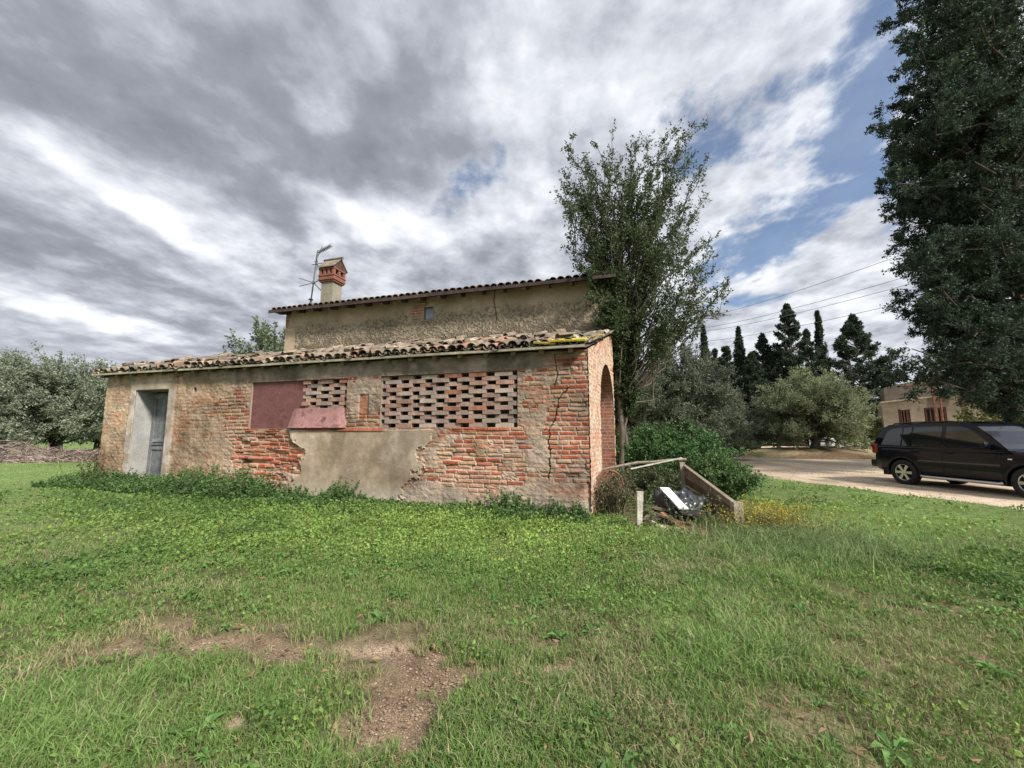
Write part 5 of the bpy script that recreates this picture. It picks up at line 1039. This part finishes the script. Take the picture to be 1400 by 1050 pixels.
        mb = MB(); mb.box((-2.165, s*.76-.085, .84), (-1.99, s*.76+.085, 1.13), C3(.22, .010, .012)); bevel(mb.build('tail_light', M['lamp'], t, smooth=True), .04, 3)
        mb = MB(); mb.box((1.93, s*.66-.14, .74), (2.12, s*.66+.14, .88), C3(.6, .62, .65)); bevel(mb.build('headlight', M['lamp'], t, smooth=True), .04, 3)
        mb = MB(); mb.box((1.00, s*.888-.006, .84), (1.07, s*.888+.006, .87), C3(.75, .72, .66)); mb.build('side_repeater', M['lamp'], t)
        for x in wx:
            mb = MB(); a = np.linspace(-.15, PI+.15, 26); rr = .425; yo = .88
            mb.tube(np.c_[x+np.cos(a)*rr, 0*a+s*yo, .345+np.sin(a)*rr], .022, 6, paint); mb.build('wheel_arch', M['rubber'], t)
            wh = thing('wheel', None, None, (x, s*.80, .345)); wh.parent = t; wh.rotation_euler = (PI/2*(-s), 0, 0)
            mb = MB(); mb.lathe([(.22, -.11), (.325, -.11), (.345, -.08), (.348, 0), (.345, .08), (.325, .105), (.235, .11), (.225, .09), (.22, -.11)], 44); mb.build('tyre', M['rubber'], wh, smooth=True)
            mb = MB(); mb.lathe([(.236, .100), (.236, .085), (.21, .075), (.20, -.05), (.235, -.1)], 40); mb.lathe([(.0, .085), (.045, .085), (.055, .07), (.055, .03)], 16)
            for q in range(6):
                a_ = q*2*PI/6; u_ = np.array([math.cos(a_), math.sin(a_), 0]); v_ = np.array([-math.sin(a_), math.cos(a_), 0])
                V = [u_*.04+v_*-.028+[0, 0, .08], u_*.04+v_*.028+[0, 0, .08], u_*.225+v_*.040+[0, 0, .088], u_*.225-v_*.040+[0, 0, .088]]; V = V+[p-[0, 0, .03] for p in V]; mb.add(V, [[0, 1, 2, 3], [7, 6, 5, 4], [1, 5, 6, 2], [3, 7, 4, 0]] if True else [])
            mb.build('rim', M['alloy'], wh, smooth=False)
            mb = MB(); mb.lathe([(0, -.02), (.215, -.02)], 30, (1, 1, 1)); mb.build('brake', M['rubber'], wh)
    # windscreen and rear window
    def quad(pts, nm, mt=M['glass'], c=(1, 1, 1)):
        mb = MB(); P = np.array(pts, float); nrm = unit(np.cross(P[1]-P[0], P[3]-P[0])); mb.add(np.r_[P+nrm*.004, P-nrm*.012], [[0, 1, 2, 3], [0, 4, 5, 1], [1, 5, 6, 2], [2, 6, 7, 3], [3, 7, 4, 0]], c); return mb.build(nm, mt, t)
    quad([(.935, -.76, 1.078), (.935, .76, 1.078), (.345, .62, 1.60), (.345, -.62, 1.60)], 'windscreen'); quad([(-2.075, .74, 1.09), (-2.075, -.74, 1.09), (-1.86, -.62, 1.53), (-1.86, .62, 1.53)], 'rear_window')
    mb = MB(); mb.box((-2.28, -.80, .44), (-2.02, .80, .66), trim*.0+C3(.018, .018, .02)); bevel(mb.build('rear_bumper', M['paint'], t, smooth=True), .05, 4)
    mb = MB(); mb.box((2.0, -.78, .38), (2.24, .78, .60), paint); bevel(mb.build('front_bumper', M['paint'], t, smooth=True), .06, 4)
    mb = MB(); mb.box((-2.0, -.7, .22), (2.0, .7, .34), C3(.01, .01, .01)); mb.build('underside', M['rubber'], t)
    mb = MB(); mb.box((2.10, -.42, .66), (2.18, .42, .80), C3(.03, .03, .03)); mb.build('grille', M['plastic'], t)
    return t
carloc = (12.12, 10.25, .0); make_car('parked_car', 'black estate-type off-roader parked side-on on the gravel track', carloc, R(-84.5), C3(.003, .004, .009), C3(.02, .02, .02))
b = at(1167, 596, 31); make_car('parked_car', 'pale silver car parked in the distance behind the rounded olive', (b[0]+.3, 34, .05), R(-140), C3(.55, .57, .58), C3(.4, .4, .4))
# ------------------------------------------------------------------ far shed and rusty frame
Yb = 33.; fb = at(1272, 592, Yb); shed = thing('plaster_shed', 'far plain plaster shed with a dark stained parapet', 'shed', (fb[0], Yb, 0), R(-38))
pc = C3(.33, .28, .21)
def zpx(y, Y): return at(1270, y, Y)[2]
def facade(mb, x0, x1, y, z0, zl, zr, c, holes=(), depth=.3, seed=1):
    nx_, nz_ = int((x1-x0)/.06), 70; xs = np.linspace(x0, x1, nx_); U, T_ = np.meshgrid(xs, np.linspace(0, 1, nz_), indexing='ij'); top = np.interp(U, [x0, x1], [zl, zr])+.0; Z = z0+(top-z0)*T_
    w = fbm(U*1.2, Z*1.2, seed, 5); cc = np.broadcast_to(c, U.shape+(3,))*(.75+.5*w)[..., None]; cc = m3(cc, C3(.13, .11, .085), ss(.45, .62, fbm(U*1.5, Z*.5, seed+5, 4))*ss(.55, 1.0, T_+.3*(w-.5))*.85)
    keep = np.ones_like(U, bool)
    for (a, b_, c1_, d1_) in holes: keep &= ~((U > a) & (U < b_) & (Z > c1_) & (Z < d1_))
    grid_mesh(mb, U, 0*U+y, Z, cc, keep); 
    mb.add([(x0, y, z0), (x1, y, z0), (x1, y, zr), (x0, y, zl), (x0, y+depth, z0), (x1, y+depth, z0), (x1, y+depth, zr), (x0, y+depth, zl)], [[5, 4, 7, 6], [4, 0, 3, 7], [1, 5, 6, 2], [3, 2, 6, 7]], c*.8)
WN = [(-1.75, -1.1, 2.2, 3.4), (-.15, 1.05, 2.1, 3.5)]
mb = MB(); facade(mb, -2.75, 5.5, 0, -.1, 4.1, 4.95, pc, WN, 4, 3); mb.build('wall', M['plaster'], shed)
mb = MB(); facade(mb, -2.4, .95, 1.2, 3.8, 5.5, 6.25, C3(.19, .155, .12), (), 3, 9); mb.build('parapet', M['plaster'], shed)
mb = MB()
for i in range(8): x = -2.85+i*.98; z = 4.12+.75*(x+2.8)/7.6; mb.beam((x, -.1, z), (x+.98, -.1, z+.095+.01*(i % 2)), .5, .10, C3(.42, .38, .31)*random.uniform(.85, 1.1))
mb.build('coping', M['stone'], shed)
for (a, b_, c1_, d1_) in WN:
    mb = MB(); mb.box((a, .28, c1_), (b_, .32, d1_), C3(.03, .028, .025)); 
    for q in ((a, c1_, a+.10, d1_), (b_-.1, c1_, b_, d1_), (a+.1, c1_, b_-.1, c1_+.1), (a+.1, d1_-.1, b_-.1, d1_)): mb.box((q[0], .02, q[1]), (q[2], .2, q[3]), C3(.12, .05, .04) if a < 0 else C3(.09, .08, .07))
    w_ = mb.build('window', M['wood'], shed); mb = MB(); n = 4 if a < 0 else 7
    for k in range(1, n): x = a+(b_-a)*k/n; mb.tube([(x, .0, c1_+.02), (x, .0, d1_-.02)], .035 if a < 0 else .02, 5, C3(1, 1, 1) if a < 0 else C3(.6, .8, 1))
    if a > 0: mb.tube([(a+.05, .0, 2.3), (b_-.05, .0, 2.3)], .02, 5); mb.box((a+.1, .22, c1_+.2), (a+.6, .25, d1_-.2), C3(.5, .6, .8))
    mb.build('bars', M['rust'], w_)
fr_ = thing('iron_canopy', 'rusty iron lattice canopy frame before the far shed', 'iron frame', at(1300, 592, 27)*[1, 1, 0], R(-22))
mb = MB(); 
for x in (-.62, .85): mb.beam((x, 0, -.1), (x, 0, 4.75), .16, .12, (1, 1, 1)); mb.beam((x+.32, .0, -.1), (x+.32, 0, 4.5), .08, .08, (1, 1, 1)) if x < 0 else None
mb.build('posts', M['rust'], fr_); mb = MB()
mb.beam((-.7, 0, 4.75), (6.5, -.6, 5.15), .12, .12); mb.beam((-.7, 0, 4.0), (6.5, -.6, 4.4), .10, .10)
for k in range(9): x = -.7+k*.8; mb.beam((x, -.07*k/1.2, 4.75+.4*k/9), (x+.4, -.03-.07*k/1.2, 4.02+.42*k/9), .05, .05); mb.beam((x+.4, -.03-.07*k/1.2, 4.02+.42*k/9), (x+.8, -.06-.07*k/1.2, 4.78+.4*k/9), .05, .05)
mb.beam((-.62, 0, 4.75), (-.2, 5.5, 5.2), .1, .1); mb.beam((.85, 0, 4.8), (1.3, 5.5, 5.3), .1, .1); mb.build('truss', M['rust'], fr_)
# ------------------------------------------------------------------ overhead cables
for i, (yl, y0, yr) in enumerate([(432, 371, 288), (447, 393, 330), (452, 406, 345), (466, 431, 374)]):
    a = at(970, yl, 46); b = at(1400, yr, 12.6); d = b-a; p = np.array([a+d*q-[0, 0, .9*(1-(2*min(max(q, 0), 1)-1)**2)*.35] for q in np.linspace(-.45, 1.5, 40)])
    mb = MB(); mb.tube(p, np.interp(np.linspace(-.45, 1.5, 40), [0, 1], [.022, .009]), 5, (1, 1, 1)); o = mb.build('power_cable', M['wire'], smooth=True)
    tag(o, ['topmost overhead cable crossing the right of the sky', 'second overhead cable from the top', 'third overhead cable, close under the second', 'lowest overhead cable, nearest the conifer tops'][i], 'cable', 'overhead cables')
